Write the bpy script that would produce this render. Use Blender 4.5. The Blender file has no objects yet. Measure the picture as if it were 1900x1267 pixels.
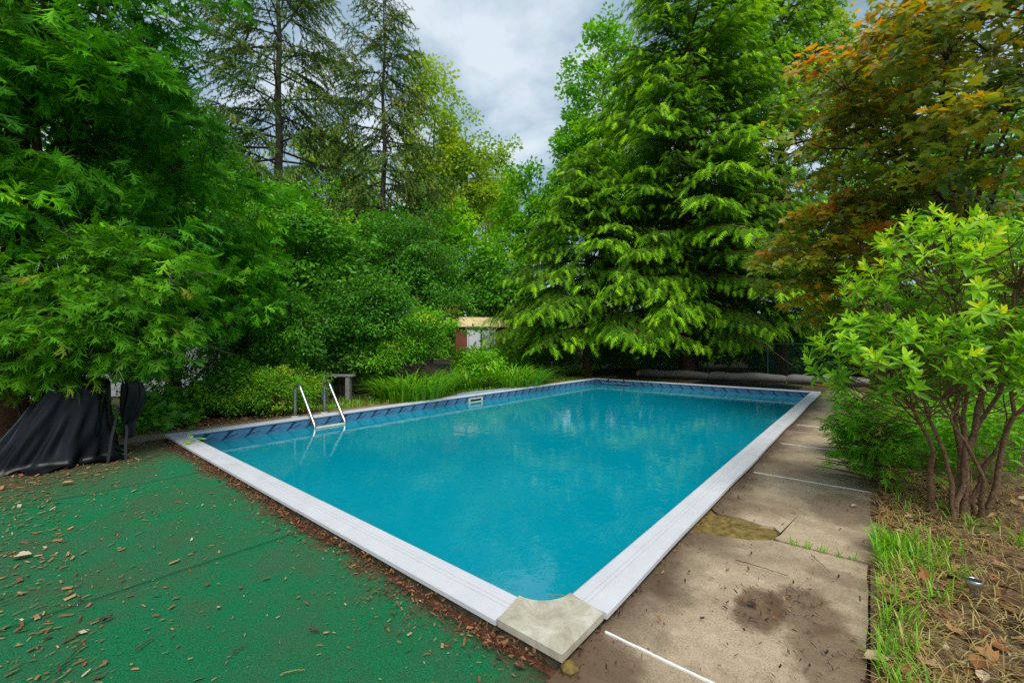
import bpy, bmesh, math, random
import numpy as np
from mathutils import Vector, Matrix, Euler

# ------------------------------------------------------------------ camera, sky, sun, exposure
scene = bpy.context.scene
C = scene.collection
CAM_Z = 1.36
FPX = 796.0                                   # focal length in pixels of a 1900 px wide frame
cam_d = bpy.data.cameras.new('camera')
cam_d.sensor_width = 36.0
cam_d.lens = FPX / 1900 * 36.0
cam_d.clip_start = 0.05
cam_d.clip_end = 1000
cam = bpy.data.objects.new('camera', cam_d)
cam.location = (0, 0, CAM_Z)
cam.rotation_euler = (math.radians(90), 0, 0)
C.objects.link(cam)
scene.camera = cam

SUN_EL, SUN_AZ = math.radians(56), math.radians(172)     # sun azimuth measured from +Y, clockwise
world = bpy.data.worlds.new('World')
scene.world = world
world.use_nodes = True
wn, wl = world.node_tree.nodes, world.node_tree.links
wn.clear()
w_out = wn.new('ShaderNodeOutputWorld')
w_bg = wn.new('ShaderNodeBackground')
w_bg.inputs['Strength'].default_value = 0.1
w_sky = wn.new('ShaderNodeTexSky')
w_sky.sky_type = 'NISHITA'
w_sky.sun_disc = False
w_sky.sun_elevation = SUN_EL
w_sky.sun_rotation = SUN_AZ
w_tc = wn.new('ShaderNodeTexCoord')
w_sep = wn.new('ShaderNodeSeparateXYZ')
wl.new(w_tc.outputs['Generated'], w_sep.inputs[0])
w_z = wn.new('ShaderNodeMath'); w_z.operation = 'MAXIMUM'; w_z.inputs[1].default_value = 0.0
wl.new(w_sep.outputs['Z'], w_z.inputs[0])
w_z2 = wn.new('ShaderNodeMath'); w_z2.operation = 'ADD'; w_z2.inputs[1].default_value = 0.35
wl.new(w_z.outputs[0], w_z2.inputs[0])
w_dv = wn.new('ShaderNodeVectorMath'); w_dv.operation = 'DIVIDE'
w_cmb = wn.new('ShaderNodeCombineXYZ')
for k in range(3):
    wl.new(w_z2.outputs[0], w_cmb.inputs[k])
wl.new(w_tc.outputs['Generated'], w_dv.inputs[0]); wl.new(w_cmb.outputs[0], w_dv.inputs[1])
w_map = wn.new('ShaderNodeMapping'); w_map.inputs['Location'].default_value = (3.1, 1.7, 0.4)
wl.new(w_dv.outputs[0], w_map.inputs['Vector'])
w_no = wn.new('ShaderNodeTexNoise')
w_no.inputs['Scale'].default_value = 2.3; w_no.inputs['Detail'].default_value = 9
w_no.inputs['Roughness'].default_value = 0.55; w_no.inputs['Distortion'].default_value = 0.25
wl.new(w_map.outputs[0], w_no.inputs['Vector'])
w_rp = wn.new('ShaderNodeValToRGB')
w_rp.color_ramp.elements[0].position = 0.36; w_rp.color_ramp.elements[0].color = (0.20, 0.31, 0.41, 1)
w_rp.color_ramp.elements[1].position = 0.63; w_rp.color_ramp.elements[1].color = (0.66, 0.73, 0.78, 1)
e = w_rp.color_ramp.elements.new(0.5); e.color = (0.33, 0.45, 0.55, 1)
wl.new(w_no.outputs['Fac'], w_rp.inputs[0])
w_sc = wn.new('ShaderNodeVectorMath'); w_sc.operation = 'SCALE'; w_sc.inputs['Scale'].default_value = 4.9
wl.new(w_rp.outputs[0], w_sc.inputs[0])
w_mx = wn.new('ShaderNodeMix'); w_mx.data_type = 'RGBA'; w_mx.inputs['Factor'].default_value = 0.9
wl.new(w_sky.outputs[0], w_mx.inputs['A']); wl.new(w_sc.outputs[0], w_mx.inputs['B'])
wl.new(w_mx.outputs['Result'], w_bg.inputs['Color'])
wl.new(w_bg.outputs[0], w_out.inputs['Surface'])

sun_d = bpy.data.lights.new('sun', 'SUN')
sun_d.energy = 1.5
sun_d.angle = math.radians(40)
sun_d.color = (1.0, 0.96, 0.89)
sun = bpy.data.objects.new('sun', sun_d)
sdir = Vector((math.sin(SUN_AZ) * math.cos(SUN_EL), math.cos(SUN_AZ) * math.cos(SUN_EL), math.sin(SUN_EL)))
sun.rotation_euler = sdir.to_track_quat('Z', 'Y').to_euler()
sun.location = sdir * 40
C.objects.link(sun)

vs = scene.view_settings
vs.view_transform = 'Standard'; vs.look = 'None'; vs.gamma = 1.0
vs.exposure = 1.3
cy = scene.cycles
cy.use_denoising = False
cy.max_bounces = 7; cy.diffuse_bounces = 4; cy.glossy_bounces = 3
cy.transmission_bounces = 4; cy.transparent_max_bounces = 4
cy.caustics_reflective = False; cy.caustics_refractive = False

# ------------------------------------------------------------------ frames of reference
PA = math.atan2(665, 796)
U = np.array([math.sin(PA), math.cos(PA), 0.0])          # along the pool
V = np.array([-math.cos(PA), math.sin(PA), 0.0])         # across the pool
O = np.array([0.207, 1.775, 0.0])                        # near outer corner of the coping
PL, PW, CW = 12.2, 6.62, 0.21                            # pool length, width (outer), coping width
UP = np.array([0, 0, 1.0])
def PF(u, v, z=0.0): return O + u * U + v * V + z * UP
def at(px, py, d): return np.array([(px - 950) / FPX * d, d, CAM_Z + (634 - py) / FPX * d])
def gp(px, py, z=0.0):
    d = FPX * (CAM_Z - z) / (py - 634.0)
    return np.array([(px - 950) / FPX * d, d, z])
def unit(a):
    a = np.asarray(a, float)
    return a / np.maximum(np.linalg.norm(a, axis=-1, keepdims=True), 1e-9)

# ------------------------------------------------------------------ object helpers
def tag(o, label=None, cat=None, group=None, kind=None):
    if label: o['label'] = label
    if cat: o['category'] = cat
    if group: o['group'] = group
    if kind: o['kind'] = kind
    return o
def empty(name, loc, label, cat, group=None):
    o = bpy.data.objects.new(name, None)
    o.location = loc; o.empty_display_size = 0.2
    C.objects.link(o)
    return tag(o, label, cat, group)
def link(name, me, parent=None):
    o = bpy.data.objects.new(name, me)
    C.objects.link(o)
    if parent is not None:
        o.parent = parent
        o.matrix_parent_inverse = Matrix.Translation(-Vector(parent_world(parent)))
    return o
def parent_world(p):
    v = Vector(p.location)
    if p.parent is not None: v = Vector((0, 0, 0)) if p.type == 'MESH' else v
    return v
class Cloud:
    """collects numpy pieces into one mesh"""
    def __init__(s): s.V, s.F3, s.F4, s.T, s.n = [], [], [], [], 0
    def add(s, V, F, tint=0.5):
        V = np.asarray(V, np.float32).reshape(-1, 3); F = np.asarray(F, np.int64)
        if len(V) == 0: return
        s.V.append(V)
        (s.F3 if F.shape[1] == 3 else s.F4).append(F + s.n)
        t = np.empty(len(V), np.float32); t[:] = tint
        s.T.append(t); s.n += len(V)
    def mesh(s, name, m, smooth=False):
        me = bpy.data.meshes.new(name)
        V = np.concatenate(s.V)
        f3 = np.concatenate(s.F3) if s.F3 else np.zeros((0, 3), np.int64)
        f4 = np.concatenate(s.F4) if s.F4 else np.zeros((0, 4), np.int64)
        nl = f3.size + f4.size; nf = len(f3) + len(f4)
        me.vertices.add(len(V)); me.vertices.foreach_set('co', V.ravel())
        me.loops.add(nl); me.loops.foreach_set('vertex_index', np.concatenate([f3.ravel(), f4.ravel()]).astype(np.int32))
        me.polygons.add(nf)
        st = np.concatenate([np.arange(len(f3)) * 3, f3.size + np.arange(len(f4)) * 4]).astype(np.int32)
        me.polygons.foreach_set('loop_start', st)
        me.polygons.foreach_set('use_smooth', np.full(nf, bool(smooth)))
        a = me.attributes.new('tint', 'FLOAT', 'POINT'); a.data.foreach_set('value', np.concatenate(s.T))
        me.materials.append(m)
        me.update(calc_edges=True)
        TRIS[0] += len(f3) + 2 * len(f4)
        return me
    def build(s, name, m, parent=None, smooth=False, kind=None):
        o = link(name, s.mesh(name, m, smooth), parent)
        if kind: o['kind'] = kind
        return o
TRIS = [0]
def frame(d, n):
    y = unit(d); x = unit(np.cross(y, n)); z = np.cross(x, y)
    return x, y, z
def scatter(cl, tpl, pos, d, n, size, tint):
    """copies of a template (verts, faces); y of the template runs along d, z along n"""
    tv, tf = tpl
    pos = np.asarray(pos, float); N = len(pos)
    if N == 0: return
    x, y, z = frame(d, n)
    size = np.broadcast_to(np.asarray(size, float), (N,))[:, None, None]
    P = pos[:, None, :] + size * (tv[None, :, 0:1] * x[:, None] + tv[None, :, 1:2] * y[:, None] + tv[None, :, 2:3] * z[:, None])
    k = len(tv)
    F = (tf[None] + (np.arange(N) * k)[:, None, None]).reshape(-1, tf.shape[1])
    T = np.repeat(np.broadcast_to(np.asarray(tint, float), (N,)), k)
    cl.add(P.reshape(-1, 3), F, T)
def tube(cl, P, R, sides=6, tint=0.5, cap=False):
    P = np.asarray(P, float); n = len(P)
    R = np.broadcast_to(np.asarray(R, float), (n,))
    t = unit(np.gradient(P, axis=0))
    ref = np.where(np.abs(t[:, 2:3]) > 0.9, np.array([[1.0, 0, 0]]), np.array([[0, 0, 1.0]]))
    if np.abs(t[:, 2]).max() > 0.9: ref = np.tile([[0.83, 0.55, 0.06]], (n, 1))
    x = unit(np.cross(t, ref)); y = np.cross(t, x)
    a = np.linspace(0, 2 * math.pi, sides, endpoint=False)
    ring = (np.cos(a)[None, :, None] * x[:, None] + np.sin(a)[None, :, None] * y[:, None]) * R[:, None, None] + P[:, None]
    i = np.arange(n - 1)[:, None] * sides; j = np.arange(sides)[None]; j2 = (j + 1) % sides
    F = np.stack([i + j, i + j2, i + sides + j2, i + sides + j], -1).reshape(-1, 4)
    cl.add(ring.reshape(-1, 3), F, tint)
    if cap:
        for row, c in ((0, P[0]), (n - 1, P[-1])):
            vv = np.concatenate([ring[row], c[None]])
            cl.add(vv, np.array([[q, (q + 1) % sides, sides] for q in range(sides)]), tint)
def box(cl, c, h, ax=None, tint=0.5):
    """box: centre c, half sizes h, axes rows ax"""
    ax = np.eye(3) if ax is None else np.asarray(ax)
    s = np.array([[-1, -1, -1], [1, -1, -1], [1, 1, -1], [-1, 1, -1], [-1, -1, 1], [1, -1, 1], [1, 1, 1], [-1, 1, 1]], float) * np.asarray(h)
    cl.add(np.asarray(c) + s @ ax, np.array([[0, 3, 2, 1], [4, 5, 6, 7], [0, 1, 5, 4], [1, 2, 6, 5], [2, 3, 7, 6], [3, 0, 4, 7]]), tint)
PAX = np.array([U, V, UP])
def prism(cl, poly, z0, z1, tint=0.5):
    """polygon (n,2 or 3, world xy), extruded, fan top"""
    p = np.asarray(poly, float)[:, :2]; n = len(p)
    top = np.c_[p, np.full(n, z1)]; bot = np.c_[p, np.full(n, z0)]
    cl.add(np.concatenate([bot, top]), np.array([[i, (i + 1) % n, n + (i + 1) % n, n + i] for i in range(n)]), tint)
    c = np.append(p.mean(0), z1)
    cl.add(np.concatenate([top, c[None]]), np.array([[i, (i + 1) % n, n] for i in range(n)]), tint)
def bevel(o, w=0.004, seg=2):
    b = o.modifiers.new('bevel', 'BEVEL'); b.width = w; b.segments = seg; b.limit_method = 'ANGLE'; b.angle_limit = math.radians(40)
    return o

# ------------------------------------------------------------------ materials
class NT:
    def __init__(s, name):
        s.m = bpy.data.materials.new(name); s.m.use_nodes = True
        s.t = s.m.node_tree; s.n = s.t.nodes; s.l = s.t.links
        s.p = s.n['Principled BSDF']; s.out = s.n['Material Output']
        s.tc = s.n.new('ShaderNodeTexCoord')
    def noise(s, scale, detail=4, rough=0.55, vec=None, dist=0.0):
        q = s.n.new('ShaderNodeTexNoise'); q.inputs['Scale'].default_value = scale
        q.inputs['Detail'].default_value = detail; q.inputs['Roughness'].default_value = rough; q.inputs['Distortion'].default_value = dist
        s.l.new(vec if vec is not None else s.tc.outputs['Object'], q.inputs['Vector'])
        return q.outputs['Fac']
    def ramp(s, fac, stops, interp='LINEAR'):
        r = s.n.new('ShaderNodeValToRGB'); r.color_ramp.interpolation = interp
        el = r.color_ramp.elements
        while len(el) < len(stops): el.new(0.5)
        for q, (p, c) in zip(el, stops):
            q.position = p
            c = (c, c, c) if isinstance(c, (int, float)) else c
            q.color = (*c, 1)
        s.l.new(fac, r.inputs[0]); return r.outputs[0]
    def mix(s, f, a, b, mode='MIX'):
        x = s.n.new('ShaderNodeMix'); x.data_type = 'RGBA'; x.blend_type = mode
        for key, val in (('Factor', f), ('A', a), ('B', b)):
            if isinstance(val, (int, float)): x.inputs[key].default_value = val
            elif isinstance(val, tuple): x.inputs[key].default_value = (*val, 1)
            else: s.l.new(val, x.inputs[key])
        return x.outputs['Result']
    def math(s, op, a, b=0.0, c=0.0):
        x = s.n.new('ShaderNodeMath'); x.operation = op
        for k, val in enumerate((a, b, c)):
            if isinstance(val, (int, float)): x.inputs[k].default_value = val
            else: s.l.new(val, x.inputs[k])
        return x.outputs[0]
    def bump(s, h, strength=0.3, dist=0.01):
        b = s.n.new('ShaderNodeBump'); b.inputs['Strength'].default_value = strength; b.inputs['Distance'].default_value = dist
        s.l.new(h, b.inputs['Height']); s.l.new(b.outputs[0], s.p.inputs['Normal']); return b
    def attr(s, name='tint'):
        a = s.n.new('ShaderNodeAttribute'); a.attribute_name = name; return a.outputs['Fac']
    def pos(s):
        g = s.n.new('ShaderNodeNewGeometry'); return g.outputs['Position']
    def poolvec(s):
        """world position in the pool's own axes (u, v, z)"""
        g = s.pos()
        sub = s.n.new('ShaderNodeVectorMath'); sub.operation = 'SUBTRACT'; s.l.new(g, sub.inputs[0]); sub.inputs[1].default_value = O
        cmb = s.n.new('ShaderNodeCombineXYZ')
        for k, ax in enumerate((U, V, UP)):
            d = s.n.new('ShaderNodeVectorMath'); d.operation = 'DOT_PRODUCT'; s.l.new(sub.outputs[0], d.inputs[0]); d.inputs[1].default_value = ax
            s.l.new(d.outputs['Value'], cmb.inputs[k])
        return cmb.outputs[0]
    def spot(s, vec, c, r, soft, nz=None, amt=0.0):
        """1 inside an ellipse in pool axes, ragged by noise"""
        m = s.n.new('ShaderNodeVectorMath'); m.operation = 'SUBTRACT'; s.l.new(vec, m.inputs[0]); m.inputs[1].default_value = (*c, 0)
        d = s.n.new('ShaderNodeVectorMath'); d.operation = 'DIVIDE'; s.l.new(m.outputs[0], d.inputs[0]); d.inputs[1].default_value = (r[0], r[1], 1e3)
        le = s.n.new('ShaderNodeVectorMath'); le.operation = 'LENGTH'; s.l.new(d.outputs[0], le.inputs[0])
        v = le.outputs['Value']
        if nz is not None: v = s.math('ADD', v, s.math('MULTIPLY', s.math('SUBTRACT', nz, 0.5), amt))
        mr = s.n.new('ShaderNodeMapRange'); mr.inputs['From Min'].default_value = 1 + soft; mr.inputs['From Max'].default_value = 1 - soft
        s.l.new(v, mr.inputs['Value']); return mr.outputs[0]
    def set(s, **k):
        for a, b in k.items():
            key = a.replace('_', ' ')
            if isinstance(b, (int, float)): s.p.inputs[key].default_value = b
            elif isinstance(b, tuple): s.p.inputs[key].default_value = (*b, 1)
            else: s.l.new(b, s.p.inputs[key])
        return s.m

def leafmat(name, stops, trans=0.35, rough=0.45, spec=0.35, warm=(1.25, 1.15, 0.5), gain=(1.5, 1.6, 0.9)):
    t = NT(name)
    stops = [(p, tuple(min(.8, x * g) for x, g in zip(c, gain))) for p, c in stops]
    col = t.ramp(t.attr(), stops)
    nz = t.noise(1.1, 3, vec=t.pos())
    col = t.mix(t.ramp(nz, [(0.35, 0.0), (0.7, 0.45)]), col, t.mix(1.0, col, (0.72, 0.86, 0.8), 'MULTIPLY'))
    t.set(Base_Color=col, Roughness=rough, Specular_IOR_Level=spec)
    tr = t.n.new('ShaderNodeBsdfTranslucent')
    t.l.new(t.mix(1.0, col, warm, 'MULTIPLY'), tr.inputs['Color'])
    ms = t.n.new('ShaderNodeMixShader'); ms.inputs[0].default_value = trans
    t.l.new(t.p.outputs[0], ms.inputs[1]); t.l.new(tr.outputs[0], ms.inputs[2]); t.l.new(ms.outputs[0], t.out.inputs['Surface'])
    return t.m
def barkmat(name, a, b, scale=14):
    t = NT(name)
    nz = t.noise(scale, 6, 0.65, dist=0.6)
    t.set(Base_Color=t.ramp(nz, [(0.3, a), (0.7, b)]), Roughness=0.9, Specular_IOR_Level=0.2)
    t.bump(nz, 0.7, 0.03)
    return t.m
def plain(name, col, rough=0.5, spec=0.5, metal=0.0, var=0.15, scale=8, bump=0.0):
    t = NT(name)
    nz = t.noise(scale, 5, 0.6)
    d = tuple(c * (1 - var) for c in col); l = tuple(min(1, c * (1 + var)) for c in col)
    t.set(Base_Color=t.ramp(nz, [(0.3, d), (0.7, l)]), Roughness=rough, Specular_IOR_Level=spec, Metallic=metal)
    if bump: t.bump(nz, bump, 0.01)
    return t.m

M = {}
M['cedar'] = leafmat('cedar_foliage', [(0.0, (0.022, 0.085, 0.012)), (0.5, (0.052, 0.19, 0.012)), (0.85, (0.13, 0.35, 0.014)), (1.0, (0.22, 0.40, 0.02))], 0.38, .6, .12, gain=(1.75, 1.9, 1.0))
M['cedar_low'] = leafmat('cedar_foliage_yellowish', [(0.0, (0.035, 0.11, 0.012)), (0.5, (0.08, 0.23, 0.015)), (0.85, (0.17, 0.36, 0.02)), (1.0, (0.30, 0.26, 0.06))], 0.35, .6, .12)
M['hemlock'] = leafmat('hemlock_foliage', [(0.0, (0.032, 0.072, 0.016)), (0.5, (0.072, 0.165, 0.016)), (0.8, (0.16, 0.33, 0.014)), (1.0, (0.27, 0.46, 0.02))], 0.38, .6, .12, gain=(1.75, 1.8, .9))
M['spruce'] = leafmat('spruce_foliage', [(0.0, (0.02, 0.045, 0.02)), (0.5, (0.045, 0.10, 0.03)), (0.8, (0.09, 0.15, 0.035)), (1.0, (0.17, 0.12, 0.05))], 0.2, .7, .1, gain=(1.9, 1.7, 1.0))
M['maple'] = leafmat('bronze_maple_leaf', [(0.0, (0.04, 0.085, 0.045)), (0.3, (0.085, 0.135, 0.02)), (0.62, (0.19, 0.20, 0.014)), (0.84, (0.32, 0.19, 0.012)), (1.0, (0.40, 0.13, 0.02))], 0.46, 0.32, 0.45, (1.5, 1.15, 0.4), (2.0, 2.0, 1.1))
M['broad'] = leafmat('broadleaf_green', [(0.0, (0.026, 0.10, 0.018)), (0.5, (0.062, 0.21, 0.02)), (0.85, (0.15, 0.36, 0.025)), (1.0, (0.30, 0.33, 0.03))], 0.38, 0.4, 0.35, gain=(1.95, 1.85, .9))
M['bright'] = leafmat('broadleaf_bright', [(0.0, (0.055, 0.18, 0.012)), (0.5, (0.14, 0.34, 0.014)), (1.0, (0.30, 0.50, 0.02))], 0.42)
M['poplar'] = leafmat('poplar_leaf', [(0.0, (0.12, 0.24, 0.03)), (0.5, (0.24, 0.39, 0.035)), (1.0, (0.42, 0.46, 0.03))], 0.45, gain=(1.65, 1.5, .9))
M['rhodo'] = leafmat('shrub_long_leaf', [(0.0, (0.045, 0.17, 0.02)), (0.45, (0.11, 0.33, 0.02)), (0.8, (0.25, 0.52, 0.03)), (1.0, (0.45, 0.55, 0.035))], 0.42, 0.4, 0.3, gain=(2.05, 1.55, .9))
M['spirea'] = leafmat('spirea_leaf', [(0.0, (0.06, 0.18, 0.012)), (0.5, (0.14, 0.32, 0.015)), (0.85, (0.28, 0.42, 0.02)), (1.0, (0.42, 0.17, 0.06))], 0.38)
M['grass'] = leafmat('grass_blade', [(0.0, (0.06, 0.2, 0.012)), (0.5, (0.13, 0.36, 0.015)), (0.85, (0.24, 0.46, 0.03)), (1.0, (0.5, 0.42, 0.16))], 0.38, 0.4, gain=(1.3, 1.25, 1))
M['straw'] = leafmat('dry_straw', [(0.0, (0.16, 0.10, 0.03)), (0.5, (0.36, 0.25, 0.08)), (1.0, (0.5, 0.40, 0.17))], 0.2, 0.7, 0.2, gain=(1.1, 1.1, 1.1))
M['litter'] = leafmat('leaf_litter', [(0.0, (0.035, 0.022, 0.018)), (0.35, (0.12, 0.06, 0.035)), (0.6, (0.28, 0.12, 0.045)), (0.85, (0.42, 0.26, 0.12)), (1.0, (0.5, 0.42, 0.32))], 0.08, 0.75, 0.2, (1, 1, 1), (1.1, 1.05, 1))
M['bark'] = barkmat('bark_brown', (0.035, 0.025, 0.018), (0.14, 0.10, 0.07))
M['bark_grey'] = barkmat('bark_grey', (0.05, 0.042, 0.036), (0.21, 0.17, 0.14))
M['bark_red'] = barkmat('bark_reddish', (0.045, 0.022, 0.014), (0.18, 0.09, 0.05))
M['stem'] = barkmat('shrub_stem', (0.10, 0.055, 0.03), (0.30, 0.19, 0.11), 30)

# ------------------------------------------------------------------ leaf templates (unit length along y)
def tpl_leaf(w=0.28, fold=0.1, droop=0.12):
    v = np.array([[0, 0, 0], [-w * .8, .3, fold], [-w * .8, .65, fold * .8 - droop * .4], [0, 1, -droop], [w * .8, .65, fold * .8 - droop * .4], [w * .8, .3, fold]], float)
    return v, np.array([[0, 3, 2, 1], [0, 5, 4, 3]])
def tpl_diamond(w=0.32, fold=0.1, droop=0.1):
    return np.array([[0, 0, 0], [-w, .45, fold], [0, 1, -droop], [w, .45, fold]], float), np.array([[0, 2, 1], [0, 3, 2]])
def tpl_long(w=0.16, fold=0.05, droop=0.2):
    ys = np.array([0, .2, .45, .7, .9, 1.0]); ws = np.array([.12, .62, 1.0, .9, .45, .03]) * w
    v = []
    for y, a in zip(ys, ws): v += [[-a, y, fold * a / w - droop * y * y], [0, y, -droop * y * y], [a, y, fold * a / w - droop * y * y]]
    f = []
    for i in range(5):
        b = i * 3; f += [[b, b + 1, b + 4, b + 3], [b + 1, b + 2, b + 5, b + 4]]
    return np.array(v, float), np.array(f)
def tpl_maple(curl=0.22):
    half = [(.40, .0), (.27, .18), (.60, .46), (.24, .52), (.15, .74)]
    pts = [(0, 0)] + half + [(0, 1.0)] + [(-x, y) for x, y in half[::-1]]
    v = [[x, y, -curl * (x * x + (y - .4) ** 2 * .7)] for x, y in pts] + [[0, .38, .0]]
    n = len(pts)
    return np.array(v, float), np.array([[i, (i + 1) % n, n] for i in range(n)])
def tpl_frond(pairs=5, w=0.05, ang=50, sl=0.45, droop=0.25, rnd=None, sub=0, jit=.18):
    """flat spray: an axis with side twiglets (and short lobes on each)"""
    v, f = [], []
    def strip(a, b, w0, w1):
        a = np.array(a); b = np.array(b); t = unit(b - a); s = np.array([-t[1], t[0], 0])
        i = len(v); v.extend([a - s * w0 * 1.5, a + s * w0 * 1.5, b]); f.append([i, i + 1, i + 2])
    dz = lambda x, y: -droop * (y * y + 0.8 * x * x)
    strip((0, 0, 0), (0, .55, dz(0, .55)), w * .5, w * .45); strip((0, .5, dz(0, .5)), (0, 1, dz(0, 1)), w * .5, w * .25)
    r = random.Random(rnd)
    for k in range(pairs):
        y = .06 + .84 * k / pairs
        for sgn in (-1, 1):
            yy = y + (0.05 if sgn > 0 else 0) + r.uniform(-.02, .02)
            L = (sl * (1 - .62 * y)) * r.uniform(1 - jit, 1 + jit); a = math.radians(ang + r.uniform(-45, 45) * jit)
            x1, y1 = sgn * L * math.sin(a), yy + L * math.cos(a)
            strip((0, yy, dz(0, yy)), (x1, y1, dz(x1, y1)), w * .55, w * .5)
            for q in range(sub):
                tt = .35 + .4 * q / max(1, sub - 1) if sub > 1 else .5
                for s2 in ((-1, 1) if sub > 1 else (sgn,)):
                    a2 = a * sgn + s2 * math.radians(42); L2 = L * .42 * (1.1 - tt * .5)
                    bx, by = x1 * tt, yy + (y1 - yy) * tt
                    ex, ey = bx + L2 * math.sin(a2), by + L2 * math.cos(a2)
                    strip((bx, by, dz(bx, by)), (ex, ey, dz(ex, ey)), w * .42, w * .4)
    return np.array(v, float), np.array(f)
def tpl_tuft(n=9, w=0.035, l=0.32, seed=1):
    v, f = [], []
    r = random.Random(seed)
    for k in range(n):
        y = .05 + .9 * k / n; a = r.uniform(0, 6.28); el = r.uniform(.5, .9)
        d = np.array([math.cos(a) * el, 1 - el * .45, math.sin(a) * el]); b = np.array([0, y, 0]); e = b + d * l
        s = unit(np.cross(d, [math.sin(a), .2, -math.cos(a)])) * w
        i = len(v); v.extend([b - s * 1.5, b + s * 1.5, e]); f.append([i, i + 1, i + 2])
    i = len(v); v.extend([[-.04, 0, 0], [.04, 0, 0], [0, 1, 0]]); f.append([i, i + 1, i + 2])
    return np.array(v, float), np.array(f)
T_LEAF, T_DIA, T_LONG, T_MAPLE = tpl_leaf(), tpl_diamond(), tpl_long(), tpl_maple()
T_CEDAR = [tpl_frond(5, 0.062, 40, .62, .22, s, 1, .55) for s in (1, 2, 3, 4, 5)]
T_HEM = [tpl_frond(5, 0.062, 52, .42, .30, s) for s in (4, 5, 6)]
T_TUFT = [tpl_tuft(8, .03, .30, s) for s in (1, 2)]
def scatter_multi(cl, tpls, pos, d, n, size, tint, rng):
    k = rng.integers(0, len(tpls), len(pos))
    size = np.broadcast_to(size, (len(pos),)); tint = np.broadcast_to(tint, (len(pos),))
    for i, t in enumerate(tpls):
        m = k == i
        scatter(cl, t, pos[m], d[m], n[m], size[m], tint[m])

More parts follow.
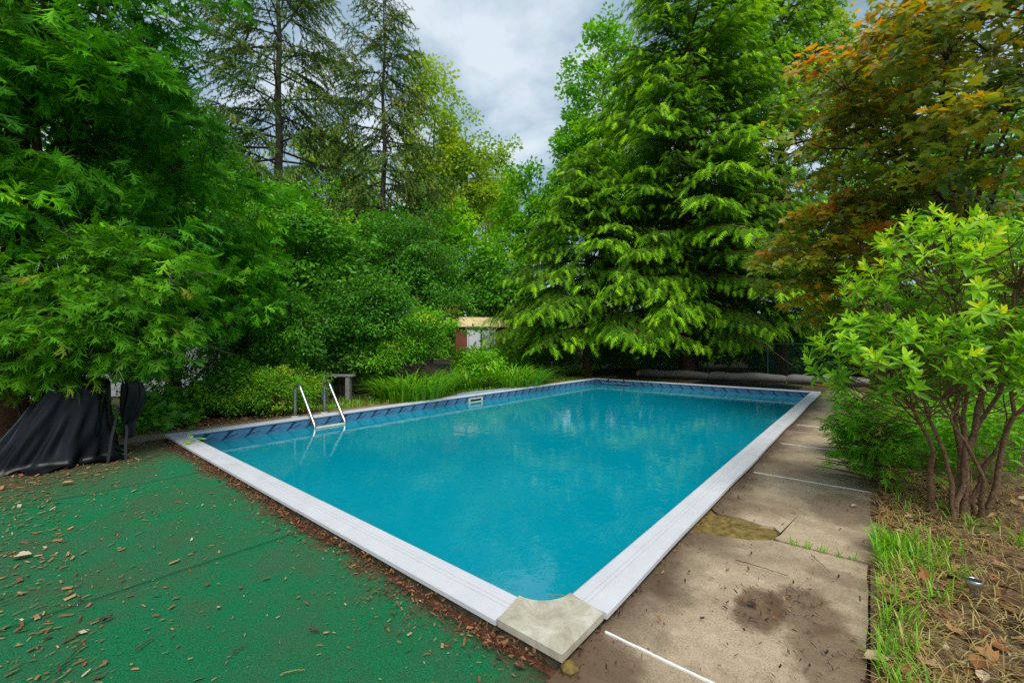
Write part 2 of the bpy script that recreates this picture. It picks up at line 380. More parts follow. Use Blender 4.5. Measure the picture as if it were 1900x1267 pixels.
# ------------------------------------------------------------------ plant builders
def curve3(a, b, sag, n, rng, wob=0.06):
    t = np.linspace(0, 1, n)[:, None]
    L = np.linalg.norm(b - a)
    p = a + (b - a) * t + np.array([0, 0, 1.0]) * (sag * L * 4 * t * (1 - t))
    w = rng.normal(0, wob * L / n, (n, 3)).cumsum(0); w -= w[0]; w = w - t * w[-1]
    return p + w
def broadleaf(name, label, cat, base, lobes, nclump, clump_r, nleaf, leaf, tpl, mat, seed, bark='bark', trunk_r=0.12, group=None,
              back=0.35, tint=(0.45, 0.2), flat=0.6, nlimb=14, upn=0.75, hangd=-.25, outd=.5, stems=1, tophue=0.0, zmin=0.1, extra=None, twig_r=0.008):
    """trunk, limbs and leaf clumps spread through a crown made of a few overlapping ellipsoids [(centre, radii), ...]"""
    rng = np.random.default_rng(seed)
    base = np.asarray(base, float)
    root = empty(name, base, label, cat, group)
    vol = np.array([np.prod(r) ** 0.8 for _, r in lobes]); pick = rng.choice(len(lobes), nclump * 2, p=vol / vol.sum())
    cen = np.array([c for c, _ in lobes])[pick]; rad = np.array([r for _, r in lobes])[pick]
    o = unit(rng.normal(size=(nclump * 2, 3)))
    r = 0.38 + 0.62 * rng.random((nclump * 2, 1)) ** 0.6
    P = cen + o * rad * r * (1 + 0.18 * rng.normal(size=(nclump * 2, 1)) * (rng.random((nclump * 2, 1)) < .4))
    tocam = unit(np.array([0, 0, CAM_Z]) - P)
    keep = ((np.sum(o * tocam, 1) > -0.25) | (rng.random(len(P)) < back)) & (P[:, 2] > zmin)
    P, o = P[keep][:nclump], o[keep][:nclump]
    n = len(P)
    cr = clump_r * rng.uniform(.6, 1.35, n)
    ct = rng.normal(0, tint[1], n)
    idx = np.repeat(np.arange(n), nleaf)
    q = unit(rng.normal(size=(len(idx), 3))) * rng.random((len(idx), 1)) ** 0.45
    q[:, 2] = q[:, 2] * flat - 0.25 * (q[:, 0] ** 2 + q[:, 1] ** 2)
    pos = P[idx] + q * cr[idx][:, None]
    ok = pos[:, 2] > 0.02; pos, idx, q = pos[ok], idx[ok], q[ok]
    nrm = unit(UP * upn + o[idx] * 0.25 + q * .25 + rng.normal(0, .38, pos.shape))
    d = unit(q * [1, 1, .3] + o[idx] * outd + rng.normal(0, .5, pos.shape) + np.array([0, 0, hangd]))
    tt = np.clip(tint[0] + ct[idx] * .7 + rng.normal(0, tint[1] * .6, len(pos)), 0, 1)
    if tophue:
        hz = (P[:, 2] - P[:, 2].min()) / max(np.ptp(P[:, 2]), .1); tt = np.clip(tt + tophue * (hz[idx] - .5), 0, 1)
    sz = leaf * rng.uniform(.7, 1.25, len(pos))
    cl = Cloud()
    if isinstance(tpl, list): scatter_multi(cl, tpl, pos, d, nrm, sz, tt, rng)
    else: scatter(cl, tpl, pos, d, nrm, sz, tt)
    cl.build('crown', M[mat], root, kind='stuff')
    # wood
    tw, bw = Cloud(), Cloud()
    mid = np.mean([c for c, _ in lobes], 0); ztop = max(c[2] + r_[2] * .7 for c, r_ in lobes)
    ends = []
    for k in range(stems):
        off = np.array([rng.normal(0, .12), rng.normal(0, .12), 0]) * (stems > 1)
        end = np.array([mid[0], mid[1], ztop]) + (rng.normal(0, .35, 3) * np.array([1, 1, .3]) * (np.array(lobes[0][1])) * (stems > 1))
        p = curve3(base + off * .6, end, 0, 12, rng, .12)
        p[:, :2] += (np.linspace(0, 1, 12) * (1 - np.linspace(0, 1, 12)))[:, None] * off[:2] * 3
        rr = trunk_r * (1 if stems == 1 else .55) * np.linspace(1, .12, 12); rr[0] *= 1.3
        tube(tw, p, rr, 8); ends.append(p)
    allp = np.concatenate(ends)
    limbs = []
    for k in rng.choice(n, min(nlimb, n), replace=False):
        cand = allp[(allp[:, 2] < P[k, 2] - .15 * np.linalg.norm(P[k, :2] - base[:2]))]
        s = cand[rng.integers(len(cand))] if len(cand) else allp[1]
        s = max(cand, key=lambda a: a[2]) if len(cand) and rng.random() < .6 else s
        p = curve3(s, P[k], .05, 8, rng, .15)
        tube(bw, p, trunk_r * .38 * np.linspace(1, .12, 8) + .002, 5); limbs.append(p)
    if limbs:
        lp = np.concatenate([l[2:] for l in limbs])
        for k in range(n):
            j = np.argmin(((lp - P[k]) ** 2).sum(1) + 4 * np.maximum(lp[:, 2] - P[k, 2], 0))
            if ((lp[j] - P[k]) ** 2).sum() < 9 and base[1] < 16:
                tube(bw, curve3(lp[j], P[k], .03, 4, rng, .1), np.linspace(twig_r, twig_r * .4, 4), 3)
        bw.build('branches', M[bark], root, kind='stuff')
    tw.build('trunk', M[bark], root, smooth=True)
    if extra: extra(root, rng, P, o)
    return root

def conifer(name, label, cat, base, H, zlow, nbr, prof, pitch, droop, tpl, fsize, mat, seed, bark='bark_red', trunk_r=0.2, group=None,
            spacing=0.22, tlen=0.38, tmin=0.25, hang=0.25, roll=0.25, back=0.45, dens=1.3, tips=0.35, lean=(0, 0), tbase=0.35, s0=0.15, zcut=.12):
    rng = np.random.default_rng(seed)
    base = np.asarray(base, float)
    root = empty(name, base, label, cat, group)
    tw, bw, fo = Cloud(), Cloud(), Cloud()
    zz = np.linspace(0, H, 16)
    tp = base + np.c_[lean[0] * (zz / H) ** 1.5 * H + .05 * np.sin(zz * 1.3 + seed), lean[1] * (zz / H) ** 1.5 * H, zz]
    tr = trunk_r * (1 - .93 * zz / H); tr[0] *= 1.35
    tube(tw, tp, tr, 9)
    tw.build('trunk', M[bark], root, smooth=True)
    camdir = unit(np.array([0, 0, 0]) - base * [1, 1, 0])
    FP, FD, FN, FS, FT = [], [], [], [], []
    az = rng.random() * 6.28
    for k in range(nbr):
        t = ((k + rng.random()) / nbr) ** 0.9
        az += 2.39996 + rng.normal(0, .3)
        h = np.array([math.cos(az), math.sin(az), 0])
        facing = float(h @ camdir)
        if facing < -.35 and rng.random() > back: continue
        L = prof(t) * rng.uniform(.72, 1.12)
        z0 = zlow + (H - zlow) * t
        if z0 > H * .985: continue
        st = np.array([np.interp(z0, zz, tp[:, i]) for i in range(3)])
        s = np.linspace(0, 1, 9)
        pt = math.tan(math.radians(pitch(t) + rng.normal(0, 5)))
        P = st + h * (L * s)[:, None] + UP * (L * (pt * s - droop * s * s))[:, None]
        side = np.cross(UP, h); P = P + side * (rng.normal(0, .08) * L * s * s)[:, None]
        tube(bw, P, (0.010 + .011 * L) * (1 - .85 * s), 4)
        ns = max(4, int(L * (1 - s0) / spacing) * 2)
        ss = np.linspace(s0, 1, ns) + rng.normal(0, .01, ns); ss = np.clip(ss, 0, 1)
        B = np.stack([np.interp(ss, s, P[:, i]) for i in range(3)], 1)
        tan = unit(np.stack([np.interp(ss, s, np.gradient(P, axis=0)[:, i]) for i in range(3)], 1))
        sg = np.where(np.arange(ns) % 2 == 0, 1, -1)[:, None]
        a = rng.uniform(.55, 1.0, (ns, 1))
        td = unit(tan * (1.15 - a * .6) + side * sg * a + UP * rng.normal(-.05 - hang * .3, .12, (ns, 1)))
        tl = (tlen * L * (1.08 - ss) + tmin) * rng.uniform(.7, 1.2, ns)
        nf = np.maximum(1, np.ceil(tl / fsize * dens).astype(int))
        ii = np.repeat(np.arange(ns), nf)
        fr = np.concatenate([np.linspace(.12, 1.0, m) for m in nf]) if len(nf) else np.zeros(0)
        pos = B[ii] + td[ii] * (tl[ii] * fr)[:, None] - UP * (hang * .5 * tl[ii] * fr * fr)[:, None]
        dd = unit(td[ii] + tan[ii] * .25 - UP * (hang * (0.4 + fr))[:, None] + rng.normal(0, .28, pos.shape))
        nn = unit(UP + side * rng.normal(0, roll, (len(pos), 1)) + rng.normal(0, roll, pos.shape))
        tn = tbase + rng.normal(0, .10) + rng.normal(0, .10, len(pos)) + tips * (fr > .93) * rng.uniform(.3, 1.1, len(pos)) + tips * .5 * (ss[ii] > .9)
        FP.append(pos - dd * fsize * .35); FD.append(dd); FN.append(nn); FS.append(fsize * rng.uniform(.75, 1.25, len(pos))); FT.append(tn)
    FP, FD, FN, FS, FT = map(np.concatenate, (FP, FD, FN, FS, FT))
    ok = FP[:, 2] > zcut + .25 * rng.random(len(FP))
    scatter_multi(fo, tpl, FP[ok], FD[ok], FN[ok], FS[ok], np.clip(FT[ok], 0, 1), rng)
    bw.build('branches', M[bark], root, kind='stuff')
    fo.build('crown', M[mat], root, kind='stuff')
    return root
def ell(c, r): return (np.asarray(c, float), np.asarray(r, float))

# ------------------------------------------------------------------ surface materials
ZW = -0.115                                               # water level
def m_ground():
    t = NT('forest_floor')
    pv = t.poolvec()
    a = t.noise(1.6, 6, 0.65, pv); b = t.noise(14, 5, 0.7, pv); c = t.noise(0.5, 4, 0.6, pv)
    soil = t.ramp(b, [(0.3, (0.035, 0.024, 0.016)), (0.55, (0.10, 0.065, 0.04)), (0.75, (0.2, 0.12, 0.07))])
    moss = t.ramp(b, [(0.3, (0.03, 0.06, 0.012)), (0.7, (0.10, 0.17, 0.03))])
    col = t.mix(t.ramp(a, [(0.5, 0.0), (0.62, 0.8)]), soil, moss)
    red = t.ramp(b, [(0.3, (0.09, 0.03, 0.018)), (0.6, (0.24, 0.085, 0.045)), (0.8, (0.36, 0.18, 0.09))])
    col = t.mix(t.spot(pv, (-1.6, 7.2), (2.2, 2.0), 0.25, a, 0.5), col, red)
    t.set(Base_Color=col, Roughness=0.95, Specular_IOR_Level=0.15); t.bump(b, 0.9, 0.05)
    return t.m
def m_bed():
    t = NT('bed_soil')
    pv = t.poolvec()
    a = t.noise(2.4, 6, 0.65, pv); b = t.noise(30, 5, 0.7, pv)
    col = t.ramp(b, [(0.3, (0.07, 0.04, 0.025)), (0.5, (0.20, 0.125, 0.07)), (0.72, (0.38, 0.27, 0.16))])
    col = t.mix(t.ramp(a, [(0.52, 0.0), (0.66, 0.7)]), col, (0.055, 0.032, 0.022))
    t.set(Base_Color=col, Roughness=0.95, Specular_IOR_Level=0.15); t.bump(b, 1.0, 0.03)
    return t.m
def m_concrete(name, stained=True, tone=1.0):
    t = NT(name)
    pv = t.poolvec()
    fine = t.noise(160, 4, 0.75, pv); mid = t.noise(9, 6, 0.65, pv); big = t.noise(1.7, 6, 0.6, pv, 0.5)
    A = tuple(x * tone for x in (0.38, 0.285, 0.185)); B = tuple(x * tone for x in (0.53, 0.415, 0.285))
    col = t.ramp(mid, [(0.25, A), (0.75, B)])
    col = t.mix(t.ramp(big, [(0.48, 0.0), (0.68, 0.65)]), col, tuple(x * tone for x in (0.20, 0.145, 0.095)))
    col = t.mix(t.ramp(fine, [(0.32, 0.9), (0.52, 0.0)]), col, t.mix(1.0, col, (0.42, 0.38, 0.35), 'MULTIPLY'))
    col = t.mix(t.ramp(t.noise(45, 5, 0.7, pv), [(0.56, 0.0), (0.70, 0.55)]), col, t.mix(1.0, col, (0.55, 0.48, 0.42), 'MULTIPLY'))
    col = t.mix(t.ramp(fine, [(0.62, 0.0), (0.75, 0.5)]), col, (0.55, 0.48, 0.40))
    if stained:
        # wet dirt along the coping, two puddle stains
        sp = t.n.new('ShaderNodeSeparateXYZ'); t.l.new(pv, sp.inputs[0])
        edge = t.math('ADD', sp.outputs['Y'], t.math('MULTIPLY', t.math('SUBTRACT', big, 0.5), 0.42))
        em = t.n.new('ShaderNodeMapRange'); em.inputs['From Min'].default_value = -0.30; em.inputs['From Max'].default_value = -0.02; t.l.new(edge, em.inputs['Value'])
        col = t.mix(t.math('MULTIPLY', em.outputs[0], 0.85), col, (0.075, 0.046, 0.026))
        fe = t.n.new('ShaderNodeMapRange'); fe.inputs['From Min'].default_value = -0.72; fe.inputs['From Max'].default_value = -1.05
        t.l.new(t.math('ADD', sp.outputs['Y'], t.math('MULTIPLY', t.math('SUBTRACT', mid, 0.5), 0.35)), fe.inputs['Value'])
        col = t.mix(t.math('MULTIPLY', fe.outputs[0], 0.35), col, (0.14, 0.095, 0.06))
        for c, r, k in (((0.985, -0.54), (0.21, 0.11), .78), ((1.13, -0.72), (0.22, 0.17), .70), ((0.80, -0.86), (0.26, 0.16), .60), ((1.62, -0.86), (.1, .2), .35),
                        ((2.9, -.8), (.4, .25), .5), ((2.55, -.3), (.25, .3), .35), ((4.1, -.6), (.3, .5), .35), ((-0.1, -.1), (.4, .25), .6)):
            col = t.mix(t.math('MULTIPLY', t.spot(pv, c, r, 0.16, mid, 0.8), k), col, (0.10, 0.058, 0.030))
    t.set(Base_Color=col, Roughness=0.85, Specular_IOR_Level=0.25)
    t.bump(t.math('ADD', fine, t.math('MULTIPLY', mid, 1.5)), 0.5, 0.006)
    return t.m
def m_carpet():
    t = NT('green_carpet')
    pv = t.poolvec()
    fine = t.noise(230, 3, 0.8, pv); grain = t.noise(60, 4, 0.7, pv); mid = t.noise(5, 5, 0.65, pv); big = t.noise(1.1, 5, 0.6, pv, 0.4)
    col = t.ramp(fine, [(0.28, (0.005, 0.072, 0.028)), (0.5, (0.010, 0.195, 0.074)), (0.72, (0.04, 0.33, 0.13))])
    worn = t.ramp(fine, [(0.3, (0.035, 0.055, 0.03)), (0.7, (0.14, 0.17, 0.10))])
    wm = t.math('ADD', t.math('MULTIPLY', big, 0.7), t.math('MULTIPLY', mid, 0.35))
    col = t.mix(t.ramp(wm, [(0.46, 0.0), (0.68, 0.72)]), col, worn)
    dirt = t.ramp(grain, [(0.3, (0.05, 0.022, 0.015)), (0.7, (0.2, 0.085, 0.045))])
    col = t.mix(t.math('MULTIPLY', t.ramp(t.noise(95, 3, 0.6, pv), [(0.60, 0.0), (0.68, 1.0)]), t.ramp(mid, [(0.35, 0.15), (0.65, 0.8)])), col, (0.13, 0.075, 0.04))
    # needle-stained strip beside the coping and the mulch creeping in at the far end
    sp = t.n.new('ShaderNodeSeparateXYZ'); t.l.new(pv, sp.inputs[0])
    em = t.n.new('ShaderNodeMapRange'); em.inputs['From Min'].default_value = -0.20; em.inputs['From Max'].default_value = -0.07
    t.l.new(t.math('ADD', sp.outputs['X'], t.math('MULTIPLY', t.math('SUBTRACT', mid, 0.55), 0.45)), em.inputs['Value'])
    col = t.mix(t.math('MULTIPLY', em.outputs[0], 0.7), col, dirt)
    fm = t.n.new('ShaderNodeMapRange'); fm.inputs['From Min'].default_value = 4.9; fm.inputs['From Max'].default_value = 6.2
    t.l.new(t.math('ADD', t.math('SUBTRACT', sp.outputs['Y'], t.math('MULTIPLY', sp.outputs['X'], 0.55)), t.math('MULTIPLY', t.math('SUBTRACT', mid, 0.5), 1.6)), fm.inputs['Value'])
    col = t.mix(t.math('MULTIPLY', fm.outputs[0], t.ramp(grain, [(0.38, 0.25), (0.6, 0.95)])), col, dirt)
    t.set(Base_Color=col, Roughness=0.95, Specular_IOR_Level=0.1)
    t.bump(t.math('ADD', fine, t.math('MULTIPLY', grain, 0.8)), 0.9, 0.012)
    return t.m
def m_coping(name, col, dirt=0.35):
    t = NT(name)
    pv = t.poolvec()
    n = t.noise(3.5, 6, 0.7, pv, 0.4); f = t.noise(70, 4, 0.7, pv)
    c = t.ramp(n, [(0.3, tuple(x * .90 for x in col)), (0.7, col)])
    c = t.mix(t.math('MULTIPLY', t.ramp(f, [(0.58, 0.0), (0.75, 1.0)]), dirt), c, (0.42, 0.39, 0.32))
    t.set(Base_Color=c, Roughness=t.ramp(n, [(0.3, 0.38), (0.7, 0.6)]), Specular_IOR_Level=0.4)
    t.bump(f, 0.08, 0.003)
    return t.m
def m_corner():
    t = NT('aged_cream_plastic')
    pv = t.poolvec()
    n = t.noise(7, 7, 0.7, pv, 0.7); f = t.noise(60, 4, 0.7, pv)
    c = t.ramp(n, [(0.28, (0.27, 0.235, 0.16)), (0.5, (0.43, 0.39, 0.30)), (0.72, (0.60, 0.56, 0.47))])
    c = t.mix(t.ramp(f, [(0.58, 0.0), (0.72, 0.5)]), c, (0.22, 0.18, 0.11))
    t.set(Base_Color=c, Roughness=0.6, Specular_IOR_Level=0.35); t.bump(n, 0.15, 0.004)
    return t.m
def m_liner(name, axis):
    t = NT(name)
    pv = t.poolvec()
    sp = t.n.new('ShaderNodeSeparateXYZ'); t.l.new(pv, sp.inputs[0])
    s = sp.outputs['X' if axis == 'u' else 'Y']; z = sp.outputs['Z']
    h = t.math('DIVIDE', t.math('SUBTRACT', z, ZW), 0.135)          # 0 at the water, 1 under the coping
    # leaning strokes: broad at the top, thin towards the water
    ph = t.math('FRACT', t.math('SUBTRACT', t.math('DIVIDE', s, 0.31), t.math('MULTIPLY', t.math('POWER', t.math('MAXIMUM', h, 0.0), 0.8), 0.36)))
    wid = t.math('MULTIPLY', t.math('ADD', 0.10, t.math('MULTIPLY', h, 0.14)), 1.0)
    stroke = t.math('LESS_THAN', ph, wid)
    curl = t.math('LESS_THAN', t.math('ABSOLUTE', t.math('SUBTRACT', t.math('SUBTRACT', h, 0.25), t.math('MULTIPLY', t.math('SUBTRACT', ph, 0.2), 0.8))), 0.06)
    curl = t.math('MULTIPLY', curl, t.math('LESS_THAN', ph, 0.55))
    gridm = t.math('MAXIMUM', t.math('LESS_THAN', t.math('FRACT', t.math('DIVIDE', s, 0.026)), 0.16), t.math('LESS_THAN', t.math('FRACT', t.math('DIVIDE', z, 0.026)), 0.16))
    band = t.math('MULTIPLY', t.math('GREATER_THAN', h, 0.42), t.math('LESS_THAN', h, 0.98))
    nz = t.noise(9, 5, 0.6, pv)
    col = t.ramp(nz, [(0.3, (0.07, 0.165, 0.30)), (0.7, (0.10, 0.22, 0.38))])
    col = t.mix(t.math('MULTIPLY', t.math('MULTIPLY', gridm, band), 0.45), col, (0.16, 0.30, 0.46))
    col = t.mix(t.math('MULTIPLY', t.math('MAXIMUM', stroke, curl), 0.88), col, (0.012, 0.030, 0.070))
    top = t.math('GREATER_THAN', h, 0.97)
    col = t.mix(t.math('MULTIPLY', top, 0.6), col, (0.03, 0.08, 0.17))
    t.set(Base_Color=col, Roughness=0.4, Specular_IOR_Level=0.4)
    return t.m
def m_water():
    t = NT('milky_turquoise_water')
    pv = t.poolvec()
    n = t.noise(0.45, 3, 0.5, pv)
    col = t.ramp(n, [(0.3, (0.0, 0.235, 0.32)), (0.7, (0.0, 0.265, 0.36))])
    t.set(Base_Color=col, Roughness=0.015, IOR=1.45, Specular_IOR_Level=0.5)
    rip = t.math('ADD', t.noise(4.2, 2, 0.5, pv, 0.4), t.math('MULTIPLY', t.noise(19, 2, 0.5, pv), 0.22))
    t.bump(rip, 0.16, 0.02)
    return t.m
M['ground'] = m_ground(); M['bed'] = m_bed(); M['concrete'] = m_concrete('deck_concrete'); M['walk'] = m_concrete('brown_walk', False, 0.6)
M['carpet'] = m_carpet(); M['coping'] = m_coping('white_coping', (0.60, 0.60, 0.63)); M['corner'] = m_corner()
M['liner_u'] = m_liner('liner_long_wall', 'u'); M['liner_v'] = m_liner('liner_short_wall', 'v'); M['water'] = m_water()
M['steel'] = plain('polished_steel', (0.52, 0.52, 0.53), 0.28, 0.5, 1.0, 0.06, 20)
M['white_plastic'] = plain('white_plastic', (0.78, 0.78, 0.72), 0.4, 0.4, 0, 0.06)
M['cream_plastic'] = plain('cream_plastic', (0.62, 0.60, 0.46), 0.45, 0.4, 0, 0.1)
M['dark'] = plain('dark_plastic', (0.018, 0.018, 0.02), 0.5, 0.4)
M['black_cloth'] = plain('black_cover_cloth', (0.003, 0.0035, 0.006), 0.36, 0.3, 0, 0.25, 30, 0.05)
M['blue_plastic'] = plain('blue_grey_plastic', (0.10, 0.20, 0.36), 0.4, 0.4)
M['pole_blue'] = plain('pale_blue_pole', (0.34, 0.45, 0.62), 0.35, 0.5, 0.2, 0.08)
M['roll'] = plain('grey_cover_roll', (0.15, 0.14, 0.13), 0.75, 0.25, 0, 0.22, 2.5, 0.2)
M['yellow'] = plain('yellow_plastic', (0.55, 0.36, 0.03), 0.5, 0.4, 0, 0.15)
M['fence'] = plain('green_fence_paint', (0.012, 0.05, 0.045), 0.5, 0.4)
M['shed_wall'] = plain('shed_brown_metal', (0.20, 0.065, 0.035), 0.6, 0.3, 0, 0.2, 4)
M['shed_door'] = plain('shed_white_metal', (0.60, 0.63, 0.66), 0.5, 0.4, 0, 0.08, 3)
M['shed_roof'] = plain('shed_yellowed_roof', (0.58, 0.47, 0.24), 0.6, 0.3, 0, 0.35, 3)
M['joint'] = plain('white_joint_strip', (0.74, 0.73, 0.70), 0.55, 0.3, 0, 0.12, 25)
M['moss'] = plain('mossy_mortar', (0.17, 0.12, 0.038), 0.95, 0.1, 0, 0.55, 22, 0.9)
M['pale_wall'] = plain('pale_grey_siding', (0.42, 0.43, 0.46), 0.7, 0.3, 0, 0.1, 3)
M['board'] = plain('weathered_board', (0.24, 0.23, 0.22), 0.85, 0.2, 0, 0.25, 12)
M['twig'] = barkmat('dry_twig', (0.05, 0.028, 0.018), (0.20, 0.115, 0.07), 60)
M['needle_dirt'] = plain('needle_dirt', (0.085, 0.035, 0.02), 0.95, 0.1, 0, 0.6, 40, 0.9)
M['foot'] = plain('pool_footing', (0.10, 0.085, 0.05), 0.95, 0.1, 0, 0.5, 25, 0.6)

# ------------------------------------------------------------------ ground, pool, decks
rs = np.random.default_rng(7)
def quadsheet(name, u0, u1, v0, v1, z, mat, nu=1, nv=1, amp=0.0, seed=0, kind='structure', edge=None):
    cl = Cloud(); r = np.random.default_rng(seed)
    us = np.linspace(u0, u1, nu + 1); vs_ = np.linspace(v0, v1, nv + 1)
    uu, vv = np.meshgrid(us, vs_, indexing='ij')
    zz = np.full(uu.shape, float(z))
    if amp:
        for k in range(6):
            f = r.uniform(.6, 5, 2); p = r.uniform(0, 6.28, 2)
            zz += amp * .4 * np.sin(uu * f[0] + p[0]) * np.sin(vv * f[1] + p[1])
    if edge: uu, vv = edge(uu, vv, r)
    P = O + uu[..., None] * U + vv[..., None] * V + zz[..., None] * UP
    i = np.arange(nu)[:, None] * (nv + 1); j = np.arange(nv)[None]
    F = np.stack([i + j, i + nv + 1 + j, i + nv + 2 + j, i + j + 1], -1).reshape(-1, 4)
    cl.add(P.reshape(-1, 3), F)
    o = cl.build(name, M[mat], smooth=True)
    if kind: o['kind'] = kind
    return o
# one ground sheet with a hole for the pool
cl = Cloud()
a, b, B_ = 0.1, 0.1, 260.0
inn = [PF(a, a, -.035), PF(PL - a, a, -.035), PF(PL - a, PW - a, -.035), PF(a, PW - a, -.035)]
outr = [PF(-B_, -B_, -.035), PF(B_, -B_, -.035), PF(B_, B_, -.035), PF(-B_, B_, -.035)]
cl.add(np.array(inn + outr), np.array([[0, 4, 5, 1], [1, 5, 6, 2], [2, 6, 7, 3], [3, 7, 4, 0]]))
o = cl.build('ground', M['ground']); o['kind'] = 'structure'
bed = quadsheet('garden_bed', -3.2, 11, -7, -0.98, -0.012, 'bed', 90, 50, 0.018, 3)
# pool
pool = empty('swimming_pool', PF(PL / 2, PW / 2, 0), 'rectangular in-ground pool with white coping and patterned blue liner', 'pool')
ci = CW - 0.02
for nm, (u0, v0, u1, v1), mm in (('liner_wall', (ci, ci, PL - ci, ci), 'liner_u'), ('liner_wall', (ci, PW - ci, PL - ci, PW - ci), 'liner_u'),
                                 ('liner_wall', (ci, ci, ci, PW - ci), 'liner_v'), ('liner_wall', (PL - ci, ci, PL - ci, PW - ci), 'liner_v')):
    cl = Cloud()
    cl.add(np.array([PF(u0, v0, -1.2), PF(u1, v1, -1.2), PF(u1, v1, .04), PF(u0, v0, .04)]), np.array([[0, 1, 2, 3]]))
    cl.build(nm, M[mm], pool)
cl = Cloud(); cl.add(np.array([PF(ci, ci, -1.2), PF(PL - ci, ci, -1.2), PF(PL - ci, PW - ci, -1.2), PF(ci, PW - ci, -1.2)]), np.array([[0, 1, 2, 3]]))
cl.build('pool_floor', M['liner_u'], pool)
water = quadsheet('pool_water', ci - .005, PL - ci + .005, ci - .005, PW - ci + .005, ZW, 'water')
PROF = [(0.012, .024), (0, .027), (0, .050), (.004, .0565), (.0995, .0585), (.1005, .0545), (.1030, .0545), (.1040, .0587), (.1275, .0592), (.1285, .0552), (.1310, .0552), (.1320, .0594),
        (.196, .060), (.206, .056), (.210, .046), (.207, .030), (.19, .022)]
def coping_run(a, b, inward, wave=0.0, seed=0):
    """boards from a to b (world), profile grows towards inward"""
    L = np.linalg.norm(b - a); t = (b - a) / L; n = max(1, round(L / 2.44)); r = np.random.default_rng(seed)
    for k in range(n):
        s0, s1 = L * k / n + .001, L * (k + 1) / n - .001
        m = 9; s = np.linspace(s0, s1, m)
        j = r.uniform(-.0015, .0015); tilt = r.uniform(-.003, .003)
        w = wave * np.sin(s * 1.7 + seed) + wave * .5 * np.sin(s * 3.9 + 1)
        pr = np.array(PROF)
        P = a + t * s[:, None, None] + inward * (pr[None, :, 0:1] + j) + UP * (pr[None, :, 1:2] + (w * .4)[:, None, None] * (1 - pr[None, :, 0:1] / CW) + tilt * pr[None, :, 0:1])
        # outer edge wanders a little
        P = P - inward * (w[:, None, None] * np.clip(1 - pr[None, :, 0:1] / .05, 0, 1))
        c = Cloud(); q = len(pr)
        i = np.arange(m - 1)[:, None] * q; jj = np.arange(q - 1)[None]
        c.add(P.reshape(-1, 3), np.stack([i + jj, i + jj + 1, i + q + jj + 1, i + q + jj], -1).reshape(-1, 4))
        for row in (0, m - 1):
            c.add(np.concatenate([P[row], P[row].mean(0)[None]]), np.array([[x, (x + 1) % q, q] for x in range(q)]))
        c.build('coping_board', M['coping'], pool)
CK = 0.37
coping_run(PF(0, CK), PF(0, PW), U, 0.0, 1)
coping_run(PF(CK, 0), PF(PL, 0), V, 0.009, 2)
coping_run(PF(CW + .002, PW), PF(PL, PW), -V, 0.002, 3)
coping_run(PF(PL, CW + .002), PF(PL, PW - CW - .002), -U, 0.0, 4)
# stained corner cap with a rounded inner edge
poly = [(0, 0), (CK - .012, 0), (.398, .212)]
for k in range(9):
    th = math.radians(-90 - 90 * k / 8)
    poly.append((.40 + .19 * math.cos(th), .40 + .19 * math.sin(th)))
poly += [(.212, .398), (0, CK - .012)]
W2 = [PF(u, v) for u, v in poly]
cl = Cloud(); n = len(poly)
top = np.array([p + UP * .064 for p in W2]); bot = np.array([p + UP * .030 for p in W2])
cl.add(np.concatenate([bot, top]), np.array([[i, (i + 1) % n, n + (i + 1) % n, n + i] for i in range(n)]))
ctr = PF(.13, .13, .065)
cl.add(np.concatenate([top, ctr[None]]), np.array([[i, (i + 1) % n, n] for i in range(n)]))
cap = cl.build('corner_cap', M['corner'], pool); bevel(cap, .005, 2)
cap['label'] = 'stained cream corner piece of the coping'
for cu, cv, r0, r1, a0, a1 in ((.32, .17, .019, .019, 0, 360), (.17, .32, .019, .019, 0, 360), (.23, .23, .085, .030, 0, 360)):
    cl = Cloud(); m = 28; th = np.radians(np.linspace(a0, a1, m))
    e1 = unit(U - V); e2 = unit(U + V)
    P = PF(cu, cv, .0652) + np.cos(th)[:, None] * r0 * e1 + np.sin(th)[:, None] * r1 * e2
    tube(cl, P, .0016, 5); cl.build('moulded_ring', M['corner'], cap, smooth=True)
# footing under the coping and inside corner rounding of the liner
cl = Cloud()
for (u0, u1, v0, v1) in ((.022, .17, .024, PW - .024), (.171, PL - .171, .024, .17), (.171, PL - .171, PW - .17, PW - .024), (PL - .17, PL - .022, .024, PW - .024)):
    c = PF((u0 + u1) / 2, (v0 + v1) / 2, -.032); box(cl, c, ((u1 - u0) / 2, (v1 - v0) / 2, .056), PAX)
cl.build('footing', M['foot'], pool)
cl = Cloud()
th = np.radians(np.linspace(-90, -180, 13))
arc = [PF(.40 + .195 * math.cos(x), .40 + .195 * math.sin(x)) for x in th]
cl.add(np.array([p + UP * -.6 for p in arc] + [p + UP * .03 for p in arc]), np.array([[i, i + 1, 14 + i, 13 + i] for i in range(12)]))
cl.build('liner_corner', M['liner_u'], pool, smooth=True)
